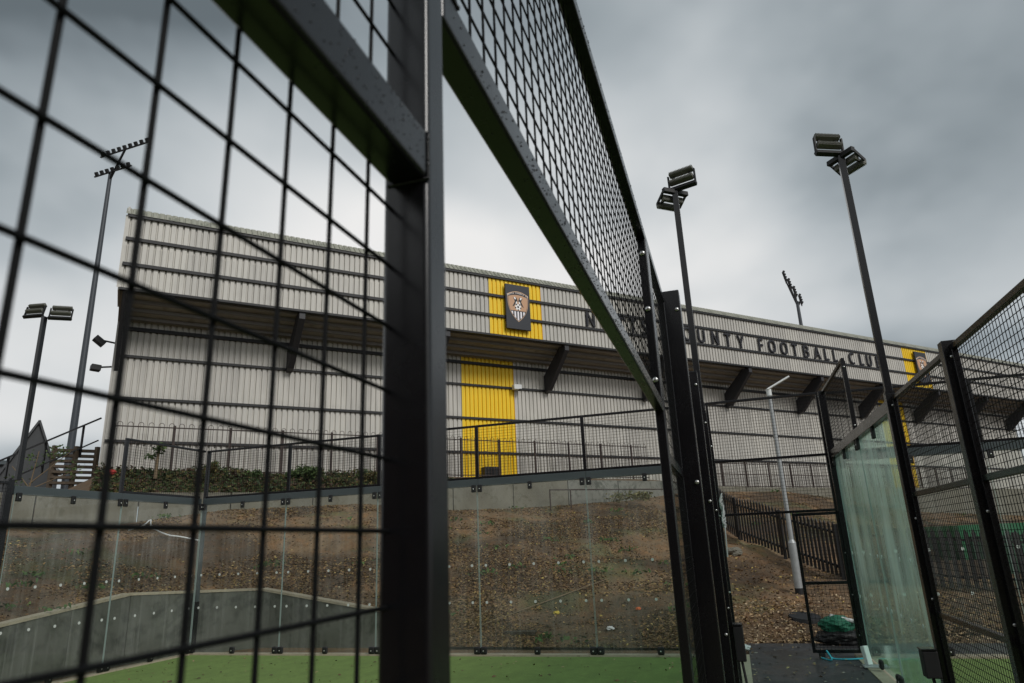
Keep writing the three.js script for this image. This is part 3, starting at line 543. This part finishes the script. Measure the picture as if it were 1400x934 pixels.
// ------------------------------------------------------------------ bow topped railings by the stand
function railing(label, t0, t1, base, top, o, postGap, mid, group) {
  const f = thing('bow_top_railing', label, 'railing', sw(t0, base, o).toArray(), STURN, group), L = t1 - t0, H = top - base;
  part('top_rail', box(0, L, H - 0.16, H - 0.125, -0.02, 0.02), M.rust, f); part('bottom_rail', box(0, L, 0.1, 0.135, -0.02, 0.02), M.rust, f); if (mid) part('middle_rail', box(0, L, H * 0.5, H * 0.5 + 0.035, -0.02, 0.02), M.rust, f);
  for (let x = 0.02; x <= L; x += postGap) part('post', box(x - 0.04, x + 0.04, -0.25, H - 0.06, -0.075, -0.021), M.rust, f);
  const bars = []; for (let x = 0.1; x < L - 0.15; x += 0.3) { bars.push(box(x - 0.008, x + 0.008, 0.05, H - 0.08, 0.021, 0.037), box(x + 0.142, x + 0.158, 0.05, H - 0.08, 0.021, 0.037)); const tg = new THREE.TorusGeometry(0.075, 0.009, 4, 8, Math.PI); tg.translate(x + 0.075, H - 0.08, 0.029); bars.push(clean(tg)); }
  part('bars', bars, M.rust, f).userData.kind = 'stuff';
}
railing('dark bow topped railing along the terrace in front of the first yellow wall band', -15.3, 6.6, 4.42, 6.1, 1.0, 1.75, false, 'bow topped railings');
railing('dark bow topped railing on the lower terrace under the lettering', 8, 34, 4.05, 5.45, 1.0, 1.7, true, 'bow topped railings');
// handrail in front of the retaining wall
{
  const h = thing('hand_rail', 'thin steel handrail standing before the stained concrete wall', 'railing', sw(-1.2, 2.6, 4.6).toArray(), STURN);
  for (const x of [0, 0.9, 8]) part('post', rod(V(x, 0, 0), V(x, 1.05, 0), 0.025), M.rust, h); part('rail', [rod(V(0, 1.05, 0), V(8, 1.1, 0), 0.025)], M.rust, h);
}

// ------------------------------------------------------------------ palisade fence up the bank and beside the yard
{
  const pale = (() => { const s = new THREE.Shape(); [[-0.04, 0], [0.04, 0], [0.04, 1.12], [0, 1.2], [-0.04, 1.12]].forEach(([a, b], i) => i ? s.lineTo(a, b) : s.moveTo(a, b)); const g = new THREE.ExtrudeGeometry(s, { depth: 0.02, bevelEnabled: false }); return metreUV(clean(g)); })();
  const run = (label, pts) => {
    const a0 = pts[0], f = thing('palisade_fence', label, 'fence', [a0[0], groundY(...a0), a0[1]], 0, 'palisade fences');
    for (let i = 0; i < pts.length - 1; i++) {
      const [a, b] = [pts[i], pts[i + 1]], L = Math.hypot(b[0] - a[0], b[1] - a[1]), n = Math.round(L / 0.155), turn = Math.atan2(-(b[1] - a[1]), b[0] - a[0]);
      const at = (k) => { const x = mix(a[0], b[0], k / n), z = mix(a[1], b[1], k / n); return V(x, groundY(x, z) * 0.5 + 0.5 * mix(groundY(...a), groundY(...b), k / n), z); };
      for (let k = 0; k < n; k++) { const q = at(k + 0.5); piece('pale', pale, M.black, f, [q.x, q.y + 0.05, q.z], null, turn); }
      const off = V(-Math.sin(turn) * 0.03, 0, -Math.cos(turn) * 0.03), m = Math.max(1, Math.round(L / 2.6));
      for (let k = 0; k < m; k++) { const s = at(n * k / m), e = at(n * (k + 1) / m); for (const y of [0.25, 1.0]) part('rail', bar(s.clone().add(off).add(V(0, y, 0)), e.clone().add(off).add(V(0, y, 0)), 0.035, 0.05), M.black, f); part('post', bar(s.clone().add(off).add(V(0, -0.2, 0)), s.clone().add(off).add(V(0, 1.2, 0)), 0.08), M.black, f); }
    }
  };
  run('black palisade fence stepping down the brown bank beyond the corridor gate', [[-0.9, -24.6], [0.11, -21.65], [2.22, -17.5]]);
  run('black palisade fence on level ground behind the right court', [[2.22, -17.5], [3.4, -17.3], [10, -17.3]]);
}
// street lamp on the bank
{
  const x = 1.17, z = -16.45, y = groundY(x, z), p = thing('street_lamp', 'slim grey lamp post with flat white head standing on the bank', 'street lamp', [x, y, z]);
  part('base_sleeve', rod(V(x, y - 0.15, z), V(x, y + 0.13, z), 0.085, 0.085, 14), M.black, p);
  part('lower_pole', [rod(V(x, y + 0.13, z), V(x, y + 1.05, z), 0.083, 0.083, 16), rod(V(x, y + 1.05, z), V(x, y + 1.12, z), 0.083, 0.05, 16)], M.galv, p);
  part('upper_pole', rod(V(x, y + 1.12, z), V(x, 4.93, z), 0.05, 0.04, 14), M.galv, p);
  part('collar', rod(V(x, 4.8, z), V(x, 4.95, z), 0.058, 0.058, 14), M.white, p);
  part('lamp_head', bar(V(x - 0.05, 4.94, z), V(x + 0.48, 5.22, z - 0.1), 0.17, 0.045, 0.02), M.white, p);
}

// ------------------------------------------------------------------ stadium floodlight pylons behind
function pylon(label, x, z, top, base, yawDeg, rows, w) {
  const p = thing('floodlight_pylon', label, 'floodlight', [x, base, z], 0, 'stadium floodlight pylons'), yaw = yawDeg * Math.PI / 180, d = V(Math.cos(yaw), 0, -Math.sin(yaw)), f = V(Math.sin(yaw), 0, Math.cos(yaw));
  part('mast', rod(V(x, base, z), V(x, top, z), 0.3, 0.15, 12), M.mast, p);
  rows.forEach(([dy, half, df, side = 0], i) => {
    const c = V(x, top + dy, z).addScaledVector(f, df).addScaledVector(d, side); part('cross_bar', bar(c.clone().addScaledVector(d, -half), c.clone().addScaledVector(d, half), 0.1), M.black, p);
    part('strut', bar(V(x, top - 0.6, z), c, 0.14), M.black, p);
    const n = Math.round(half * 2 / w); for (let k = 0; k < n; k++) { const q = c.clone().addScaledVector(d, -half + (k + 0.5) * half * 2 / n); part('lamp', bar(q.clone().add(V(0, 0.05, 0)), q.clone().add(V(0, 0.3, 0)).addScaledVector(f, 0.15), 0.26, 0.18), M.black, p); }
  });
}
pylon('tall stadium floodlight mast with lamp bars rising left of the stand', -46.0, -38.5, 32.9, 3, -4, [[0.0, 2.1, 0.2, 0.5], [1.5, 2.8, 0.5, 2.0]], 0.6);
pylon('floodlight mast showing only its lamp head above the stand roof', 8.9, -70, 24.0, 3, 80, [[0, 1.7, 0.3], [0.9, 1.7, -0.1], [1.8, 1.7, -0.45], [2.7, 1.7, -0.8]], 0.8);

// ------------------------------------------------------------------ left of the stand: stair, small buildings
{
  const a = thing('timber_stair', 'weathered timber stair with open treads at the end of the stand', 'stairs', [-22.9, 4.4, -19.4]);
  const d = V(0.9, 0, -1.06).normalize(), n = V(-d.z, 0, d.x);
  for (let k = 0; k < 7; k++) { const c = V(-23.35, 4.6 + k * 0.2, -18.9).addScaledVector(n, -k * 0.02); part('tread', bar(c, c.clone().addScaledVector(d, 1.35), 0.26, 0.09), M.wood, a); }
  for (const k of [0, 0.68, 1.35]) { const c = V(-23.35, 4.3, -18.9).addScaledVector(d, k); part('post', bar(c, c.clone().add(V(0, 1.65, 0)), 0.13), M.wood, a); }
  const r = thing('stair_railing', 'dark railing climbing to the stand end past the timber stair', 'railing', [-23.3, 4.4, -18.8]);
  const p0 = V(-24.3, 5.3, -17.6), p1 = V(-22.45, 7.05, -19.9), lo = V(0, -0.85, 0);
  part('hand_rail', bar(p0, p1, 0.06), M.steel, r); part('lower_rail', bar(p0.clone().add(lo), p1.clone().add(lo), 0.05), M.steel, r);
  for (const f of [0.1, 0.45, 0.82]) { const q = p0.clone().lerp(p1, f); part('post', bar(q.clone().add(V(0, -1.2, 0)), q, 0.06), M.steel, r); }
}
{
  const s = thing('gabled_hut', 'dark grey gabled hut behind the timber stair', 'building', [-28.3, 3.2, -21.9], 0.85);
  const sh = new THREE.Shape(); [[-1.0, 0], [0.75, 0], [0.75, 2.9], [0.1, 4.5], [-1.0, 2.2]].forEach(([x, y], i) => i ? sh.lineTo(x, y) : sh.moveTo(x, y));
  const g = new THREE.ExtrudeGeometry(sh, { depth: 5, bevelEnabled: false }); g.translate(0, 0, -5); part('wall', metreUV(clean(g)), M.darkBuilding, s);
  part('roof', [bar(V(-1.15, 2.0, -2.45), V(0.1, 4.6, -2.45), 5.2, 0.08), bar(V(0.85, 2.7, -2.45), V(0.1, 4.6, -2.45), 5.2, 0.08)], M.darkBuilding, s);
  const b = thing('low_shed', 'low grey flat roofed building beyond the far side of the court', 'building', [-46, 3, -30], 0.75);
  part('wall', box(-9, 5.3, 0, 5.0, -6, 0), M.darkBuilding, b); part('roof', box(-9.2, 5.5, 5.0, 5.25, -6.2, 0.25), M.steelGrey, b); part('door', box(1, 2.2, 0, 2.3, 0.01, 0.06), M.black, b);
}
{ // yard behind the right court
  const c = thing('green_container', 'green storage container behind the palisade fence', 'container', [7.6, 0, -21.5], 0.12);
  part('body', (() => { const list = []; for (let i = 0; i < 24; i++) list.push(box(-2.4 + i * 0.2, -2.4 + i * 0.2 + 0.11, 0.2, 1.5, -1.2, 1.2), box(-2.4 + i * 0.2 + 0.11, -2.4 + (i + 1) * 0.2, 0.2, 1.5, -1.17, 1.17)); return list; })(), M.greenDark, c);
  part('top_rail', box(-2.45, 2.45, 1.5, 1.78, -1.24, 1.24), M.greenPaint, c); part('bottom_rail', box(-2.45, 2.45, 0.05, 0.2, -1.24, 1.24), M.greenPaint, c);
  for (const x of [-2.45, 2.33]) part('corner_post', box(x, x + 0.12, 0.05, 1.6, 1.245, 1.28), M.greenPaint, c);
  single('timber_boards', [box(4.2, 5.6, 0, 1.0, -19.05, -18.98)], M.wood, 'upright timber boards leaning behind the palisade fence', 'boards', [4.9, 0, -19]);
}

// ------------------------------------------------------------------ things on the ground by the gate
{
  const b = thing('green_bag', 'crumpled green bag with a white roll lying on dark sacks by the gate leaf', 'bag', [1.45, 0, -13.0]);
  const lump = (cx, cy, cz, sx, sy, sz, seed, amp) => { const g = new THREE.IcosahedronGeometry(1, 5); const p = g.attributes.position; for (let i = 0; i < p.count; i++) { const v = V(p.getX(i), p.getY(i), p.getZ(i)); const k = 1 + amp * (fbm3(v.x * 2 + seed, v.y * 2.6, v.z * 2, 4) - 0.5) * 2; v.multiplyScalar(k); p.setXYZ(i, cx + v.x * sx, Math.max(0.004, cy + v.y * sy), cz + v.z * sz); } g.computeVertexNormals(); return clean(g); };
  part('dark_sack', lump(1.42, 0.12, -12.98, 0.36, 0.13, 0.24, 3, 0.35), M.black, b); part('green_sack', lump(1.42, 0.3, -13.0, 0.27, 0.14, 0.2, 8, 0.35), M.bagGreen, b);
  part('white_roll', bar(V(1.32, 0.44, -12.95), V(1.72, 0.34, -12.9), 0.07, 0.06, 0.025), M.white, b);
  single('blue_strap', path([V(0.98, 0.02, -11.5), V(1.1, 0.02, -11.35), V(1.06, 0.12, -11.45), V(1.12, 0.02, -11.5), V(1.3, 0.015, -11.42), V(1.52, 0.02, -11.46)], 0.012, 60), M.cyan, 'bright blue strap trailing on the ground at the foot of the gate leaf', 'strap', [1.2, 0, -11.45]);
  const t = thing('glass_clamp_stand', 'small white metal stand at the foot of the green glass', 'stand', [1.52, 0, -11.0]);
  part('plate', rbox(1.42, 1.72, 0.013, 0.035, -10.9, -10.72, 0.006, 1), M.galv, t); part('upright', bar(V(1.5, 0.03, -10.85), V(1.48, 0.26, -10.9), 0.07, 0.09, 0.01), M.white, t);
  single('white_wrapper', lump(-0.1, 0.04, -12.3, 0.12, 0.06, 0.09, 21, 0.4), M.white, 'white crumpled wrapper at the edge of the path by the left court corner', 'litter', [-0.1, 0, -12.3]);
  single('drain_cover', [rod(V(1.06, groundY(1.06, -14.6) - 0.02, -14.6), V(1.065, groundY(1.06, -14.6) + 0.045, -14.59), 0.3, 0.28, 18)], M.black, 'round black cover lying on the wood chips below the lamp post', 'cover', [1.06, groundY(1.06, -14.6), -14.6]);
  const gy = (x, z) => groundY(x, z);
  single('pole_on_bank', [rod(V(-4.9, gy(-4.9, -13.4) + 0.05, -13.4), V(-2.9, gy(-2.9, -16.2) + 0.06, -16.2), 0.011, 0.011, 6)], M.bark, 'thin pale pole lying slantwise across the leafy bank', 'pole', [-4, 0.2, -15]);
  single('dark_plank', rbox(-4.35, -3.75, gy(-4, -13.1), gy(-4, -13.1) + 0.07, -13.35, -13.1, 0.01, 1), M.plank, 'short dark plank lying at the foot of the bank', 'plank', [-4, gy(-4, -13.1), -13.2]);
  const bit = (name, x, z, s, m, label, seed) => single(name, lump(x, gy(x, z) + s * 0.4, z, s, s * 0.6, s * 0.8, seed, 0.5), m, label, 'litter', [x, gy(x, z), z]);
  bit('yellow_wrapper', -3.66, -14.5, 0.065, M.litterYellow, 'yellow wrapper lying among leaves on the bank', 31);
  bit('orange_wrapper', -1.97, -14.4, 0.05, M.orange, 'orange wrapper on the bank near the dark entrance post', 33);
  bit('white_litter', -2.4, -13.5, 0.065, M.white, 'white scrap at the foot of the bank near the orange wrapper', 35);
  bit('pale_stone', -0.05, -19.5, 0.2, M.concrete, 'flat pale stone on the bank below the palisade fence', 37);
  { const q = sw(-15.2, 4.2, 2.2); single('red_wrapper', lump(q.x, 4.35, q.z, 0.16, 0.08, 0.1, 39, 0.4), M.red, 'red wrapper in the ground cover at the end of the stand', 'litter', [q.x, 4.25, q.z]); }
  { const q = [[-14.46, -14.02], [-14.5, -14.5], [-14.74, -14.96], [-14.1, -14.4], [-13.22, -14.05], [-12.9, -14.1], [-12.45, -14.25]].map(([x, z]) => V(x, gy(x, z) + 0.13, z)); single('white_string', path(q, 0.02, 60, 5), M.white, 'white string lying on the bank behind the court corner', 'string', [-13.4, gy(-13.4, -14.1), -14.1]); }
}

{
  const b = thing('club_building', 'long dark brick building standing opposite the stand beyond the courts', 'building', [-2, 0, 17]);
  part('wall', box(-34, 26, 0, 8.4, 17, 25), M.brick, b); part('roof', [bar(V(-4, 8.4, 16.4), V(-4, 11.6, 21), 61, 0.15), bar(V(-4, 8.4, 25.6), V(-4, 11.6, 21), 61, 0.15)], M.darkBuilding, b);
  for (let i = 0; i < 12; i++) for (const y of [1.1, 4.7]) { const x = -32 + i * 4.9, w = part('window', box(x, x + 1.9, y, y + 1.7, 16.96, 16.995), M.pane, b); part('frame', [box(x - 0.08, x, y - 0.08, y + 1.78, 16.93, 17.0), box(x + 1.9, x + 1.98, y - 0.08, y + 1.78, 16.93, 17.0), box(x, x + 1.9, y + 1.7, y + 1.78, 16.93, 17.0), box(x, x + 1.9, y - 0.08, y, 16.93, 17.0)], M.white, w); }
}

// ------------------------------------------------------------------ leaf litter, chips, plants
const leafGeo = (() => { const g = new THREE.BufferGeometry(); g.setAttribute('position', new THREE.Float32BufferAttribute([-0.5, 0, -1, 0.5, 0, -1, 0.62, 0.25, 0, -0.62, 0.25, 0, 0.1, 0, 1.1, -0.1, 0, 1.1], 3)); g.setIndex([0, 2, 1, 0, 3, 2, 3, 4, 2, 3, 5, 4]); g.computeVertexNormals(); return g; })();
function scatter(name, n, at, size, colors, seed, flat = 0.5, mat = M.leaf) {
  const r = rng(seed), im = new THREE.InstancedMesh(leafGeo, mat, n), m = new THREE.Matrix4(), q = new THREE.Quaternion(), c = new THREE.Color();
  for (let i = 0; i < n; i++) {
    const p = at(r), s = size * (0.45 + r() * 1.0); q.setFromEuler(new THREE.Euler((r() - 0.5) * Math.PI * flat, r() * 6.283, (r() - 0.5) * Math.PI * flat));
    m.compose(p, q, V(s * (0.6 + 0.4 * r()), s, s)); im.setMatrixAt(i, m);
    const k = colors[Math.floor(r() * colors.length)], f = 0.72 + 0.55 * r(); im.setColorAt(i, c.setRGB(k[0] * f, k[1] * f, k[2] * f));
  }
  im.name = name; im.castShadow = im.receiveShadow = true; im.userData = { kind: 'stuff' }; scene.add(im); return im;
}
const areas = []; { let s = 0; for (let i = 0; i < B.length - 1; i++) { const m0 = bankPoint((i + 0.5) / (B.length - 1), 0), m1 = bankPoint((i + 0.5) / (B.length - 1), 1); s += (i < 1 || i > 10 ? 0 : i > 6 ? 0.14 : 1) * Math.hypot(B[i + 1][0] - B[i][0] + (sw(B[i + 1][3], 0, 4).x - sw(B[i][3], 0, 4).x), B[i + 1][1] - B[i][1]) * m0.distanceTo(m1); areas.push(s); } }
const onBank = (r, near = 1) => { const a = r() * areas[areas.length - 1]; let i = 0; while (areas[i] < a) i++; const u = (i + r()) / (B.length - 1), v = Math.pow(r(), near); const p = bankPoint(u, v); p.y += 0.012; return p; };
const drift = (r, near) => { let p; for (let k = 0; k < 4; k++) { p = onBank(r, near); if (sstep(0.4, 0.6, fbm3(p.x * 0.75, 3.3, p.z * 0.75, 4)) > r() * 0.9) break; } return p; };
const dead = [[0.16, 0.095, 0.042], [0.23, 0.14, 0.055], [0.11, 0.066, 0.036], [0.27, 0.18, 0.07], [0.08, 0.05, 0.03], [0.18, 0.1, 0.042]];
scatter('fallen_leaves', 90000, (r) => drift(r, 1.2), 0.026, dead, 11).userData.label = 'brown fallen leaves scattered over the bank';
scatter('pale_leaves', 8000, (r) => drift(r, 1.3), 0.022, [[0.42, 0.31, 0.12], [0.34, 0.29, 0.18], [0.44, 0.33, 0.09]], 12).userData.label = 'pale dry leaves scattered over the bank';
scatter('weeds', 1500, (() => { const cs = []; const r = rng(77); for (let i = 0; i < 60; i++) cs.push(onBank(r)); return (q) => { const c = cs[Math.floor(q() * cs.length)], x = c.x + (q() - 0.5) * (q() + 0.2) * 0.7, z = c.z + (q() - 0.5) * (q() + 0.2) * 0.7; return V(x, c.y + 0.02 + q() * 0.1, z); }; })(), 0.04, [[0.05, 0.11, 0.025], [0.08, 0.13, 0.03], [0.04, 0.08, 0.02]], 13, 1.1).userData.label = 'small green weeds on the bank';
scatter('wood_chips', 9000, (r) => { if (r() < 0.55) { const x = -0.4 + r() * 16, z = mix(-13.02, footZ(x) - 0.05, r()); return V(x, -0.045, z); } const p = bankPoint((7 + r() * 4) / (B.length - 1), 0.12 * Math.pow(r(), 1.5)); p.y = Math.max(p.y, -0.055) + 0.012; return p; }, 0.024, [[0.42, 0.29, 0.16], [0.3, 0.2, 0.11], [0.5, 0.38, 0.24], [0.2, 0.13, 0.08]], 14).userData.label = 'pale wood chips along the end of the path';
function footZ(x) { return lerpTab([[-0.3, -13.1], [1, -13.6], [3.5, -14.4], [9, -15.2], [16, -15.6]], x); }
scatter('court_leaves', 260, (r) => V(mix(-10, -0.4, r()), 0.014, mix(-11.5, -8.5, r())), 0.022, [[0.16, 0.1, 0.05], [0.3, 0.24, 0.12], [0.08, 0.06, 0.03]], 15, 0.25).userData.label = 'small leaves fallen on the green court';
scatter('path_leaves', 240, (r) => V(mix(0.02, 1.44, Math.pow(r(), r() < 0.5 ? 0.4 : 2.5)), 0.012, mix(-13.0, -8, r())), 0.02, [[0.16, 0.1, 0.05], [0.3, 0.24, 0.12], [0.2, 0.18, 0.16]], 19, 0.3).userData.label = 'leaves and grit on the asphalt path';
// ground cover on the terrace planting strip
scatter('ground_cover', 20000, (r) => { const t = mix(-15.6, -4.2, r()), o = mix(1.25, 4.0, r()); const h = 0.02 + 0.24 * sstep(0.3, 0.7, fbm3(t * 1.1, 2.2, o * 1.1, 3)) * (0.4 + r()); return sw(t, mix(4.42, t < -5 ? 3.58 : 3.9, clamp((o - 1.4) / 2.4, 0, 1)) + h * r(), o); }, 0.048, [[0.04, 0.065, 0.02], [0.06, 0.085, 0.025], [0.085, 0.05, 0.028], [0.03, 0.05, 0.018], [0.12, 0.1, 0.03], [0.06, 0.04, 0.025]], 16, 1.2).userData.label = 'low leafy ground cover in front of the stand railing';

const leafV = std({ color: lin(1, 1, 1), roughness: 0.75, side: THREE.DoubleSide, vertexColors: true });
function plant(name, label, category, at, blobs, n, size, cols, seed, stems) {
  const p = thing(name, label, category, at), r = rng(seed), pos = [], col = [];
  for (let i = 0; i < n; i++) {
    const b = blobs[Math.floor(r() * blobs.length)]; let d; do d = V(r() * 2 - 1, r() * 2 - 1, r() * 2 - 1); while (d.length() > 1); d.multiplyScalar(0.6 + 0.4 * r());
    const c = V(b[0] + d.x * b[3], b[1] + d.y * b[4], b[2] + d.z * b[3]), s = size * (0.6 + 0.8 * r()), e = new THREE.Euler(r() * 6, r() * 6, r() * 6), k = cols[Math.floor(r() * cols.length)], f = 0.7 + 0.6 * r();
    const q = [[-0.5, 0, 0], [0, 0.12, -1], [0.5, 0, 0], [0, 0.1, 1]].map((v) => V(...v).multiplyScalar(s).applyEuler(e).add(c));
    for (const j of [0, 1, 2, 0, 2, 3]) { pos.push(q[j].x, q[j].y, q[j].z); col.push(k[0] * f, k[1] * f, k[2] * f); }
  }
  const g = new THREE.BufferGeometry(); g.setAttribute('position', new THREE.Float32BufferAttribute(pos, 3)); g.setAttribute('color', new THREE.Float32BufferAttribute(col, 3)); g.computeVertexNormals();
  const m = new THREE.Mesh(g, leafV); m.name = 'foliage'; m.castShadow = m.receiveShadow = true; p.add(m);
  const sg = stems.map(([a, b, r0]) => rod(V(...a), V(...b), r0, r0 * 0.6, 6)); const sm = new THREE.Mesh(merged(sg), M.bark); sm.name = 'stem'; sm.castShadow = sm.receiveShadow = true; p.add(sm); return p;
}
const greens = [[0.05, 0.09, 0.025], [0.07, 0.12, 0.03], [0.035, 0.065, 0.02], [0.09, 0.13, 0.04]];
plant('sapling', 'thin young tree with sparse leaves standing before the stand railing', 'tree', sw(-14.0, 4.25, 2.4).toArray(), [[0, 0.75, 0, 0.28, 0.2], [-0.25, 0.6, 0.05, 0.2, 0.14], [0.22, 0.85, 0.1, 0.2, 0.14]], 170, 0.06, greens, 41, [[[0, -0.1, 0], [0.02, 0.75, 0], 0.06], [[0, 0.4, 0], [-0.25, 0.62, 0.05], 0.015], [[0, 0.5, 0], [0.22, 0.86, 0.1], 0.015]]);
plant('round_bush', 'dense rounded evergreen bush in the planting strip before the railing', 'bush', sw(-9.6, 4.15, 2.5).toArray(), [[0, 0.25, 0, 0.42, 0.26], [0.45, 0.22, 0, 0.36, 0.22], [-0.4, 0.18, 0, 0.3, 0.2]], 1500, 0.05, greens, 42, [[[0, -0.1, 0], [0, 0.3, 0], 0.03]]);
[[-12.6, 3.0, 0.3], [-11.2, 2.2, 0.22], [-7.4, 2.6, 0.2], [-6.2, 1.9, 0.28]].forEach(([t, o, h], i) => plant('scrubby_bush', ['small straggly bush near the sapling in the planting strip', 'small bush behind the ground cover between sapling and round bush', 'small bush past the round bush in the planting strip', 'last small bush of the planting strip near the retaining wall end'][i], 'bush', sw(t, 4.05, o).toArray(), [[0, h, 0, 0.35, h], [0.3, h * 1.3, 0.1, 0.2, h * 0.7]], 420, 0.045, i % 2 ? greens : [[0.09, 0.07, 0.03], [0.06, 0.09, 0.03], [0.14, 0.11, 0.03]], 60 + i, [[[0, -0.1, 0], [0, h * 1.6, 0], 0.012], [[0, 0, 0], [0.3, h * 2, 0.1], 0.01]]));
plant('climbing_shrub', 'straggly leafless shrub with few leaves against the sky by the stair', 'bush', [-22.4, 4.0, -17.4], [[0, 1.2, 0, 0.5, 0.4], [0.5, 1.5, -0.5, 0.45, 0.35], [0.9, 0.9, -0.8, 0.4, 0.4], [-0.3, 0.5, 0.2, 0.5, 0.4]], 260, 0.06, greens, 43, [[[0, 0, 0], [0.1, 1.5, -0.1], 0.025], [[0, 0.4, 0], [0.8, 1.5, -0.7], 0.02], [[0, 0.3, 0], [-0.5, 1.0, 0.3], 0.02], [[0, 0.2, 0], [1, 0.9, -0.9], 0.02]]);
plant('dark_hedge', 'dark hedge in front of the low grey building', 'hedge', [-25.2, 3.4, -15.2], [[0, 0.6, 0, 1.0, 0.7], [-1, 0.7, 1, 1.2, 0.8]], 3000, 0.08, greens, 44, [[[0, -0.3, 0], [0, 0.8, 0], 0.05]]);
plant('scrubby_tuft', 'pale grassy tuft on the bank before the stained concrete', 'plant', sw(1.6, 3.2, 5.2).toArray(), [[0, 0.15, 0, 0.7, 0.25], [0.8, 0.12, 0.2, 0.5, 0.2]], 420, 0.06, [[0.14, 0.13, 0.05], [0.2, 0.18, 0.08], [0.08, 0.09, 0.03]], 45, [[[0, -0.1, 0], [0, 0.2, 0], 0.01]]);
plant('green_weed_clump', 'green weed clump at the top of the bank near the entrance post', 'plant', sw(5.2, 3.5, 5.0).toArray(), [[0, 0.2, 0, 0.4, 0.25]], 300, 0.05, greens, 46, [[[0, -0.1, 0], [0, 0.2, 0], 0.01]]);

// rain drops on the near steel
{
  const r = rng(91), pts = [];
  const add = (x, y, z, s) => pts.push([x, y, z, s * (0.5 + r())]);
  for (let i = 0; i < 420; i++) { const z = -0.5 - 2.1 * Math.pow(r(), 0.8); add(XF, 2.217 + 0.03 * r(), z, 0.0011); if (i % 3 === 0) add(XM + 0.003 + 0.03 * r(), 2.213, z, 0.0008); }
  for (let i = 0; i < 170; i++) { const z = -0.44 + 0.3 * r(); add(XF, 2.028 + 0.036 * r(), z, 0.0006); if (i % 3 === 0) add(XM + 0.003 + 0.03 * r(), 2.024, z, 0.0005); }
  for (let i = 0; i < 160; i++) add(XF, 2.93 + 0.03 * r(), -0.5 - 2.1 * r(), 0.0014);
  const g = new THREE.SphereGeometry(1, 7, 5), im = new THREE.InstancedMesh(g, M.drop, pts.length), m = new THREE.Matrix4();
  pts.forEach(([x, y, z, s], i) => { m.makeScale(s, s, s); m.setPosition(x, y, z); im.setMatrixAt(i, m); });
  im.name = 'rain_drops'; im.castShadow = im.receiveShadow = true; im.userData = { kind: 'stuff', label: 'rain drops beaded on the near steel rails' }; scene.add(im);
}

camera.updateMatrixWorld();
renderer.render(scene, camera);
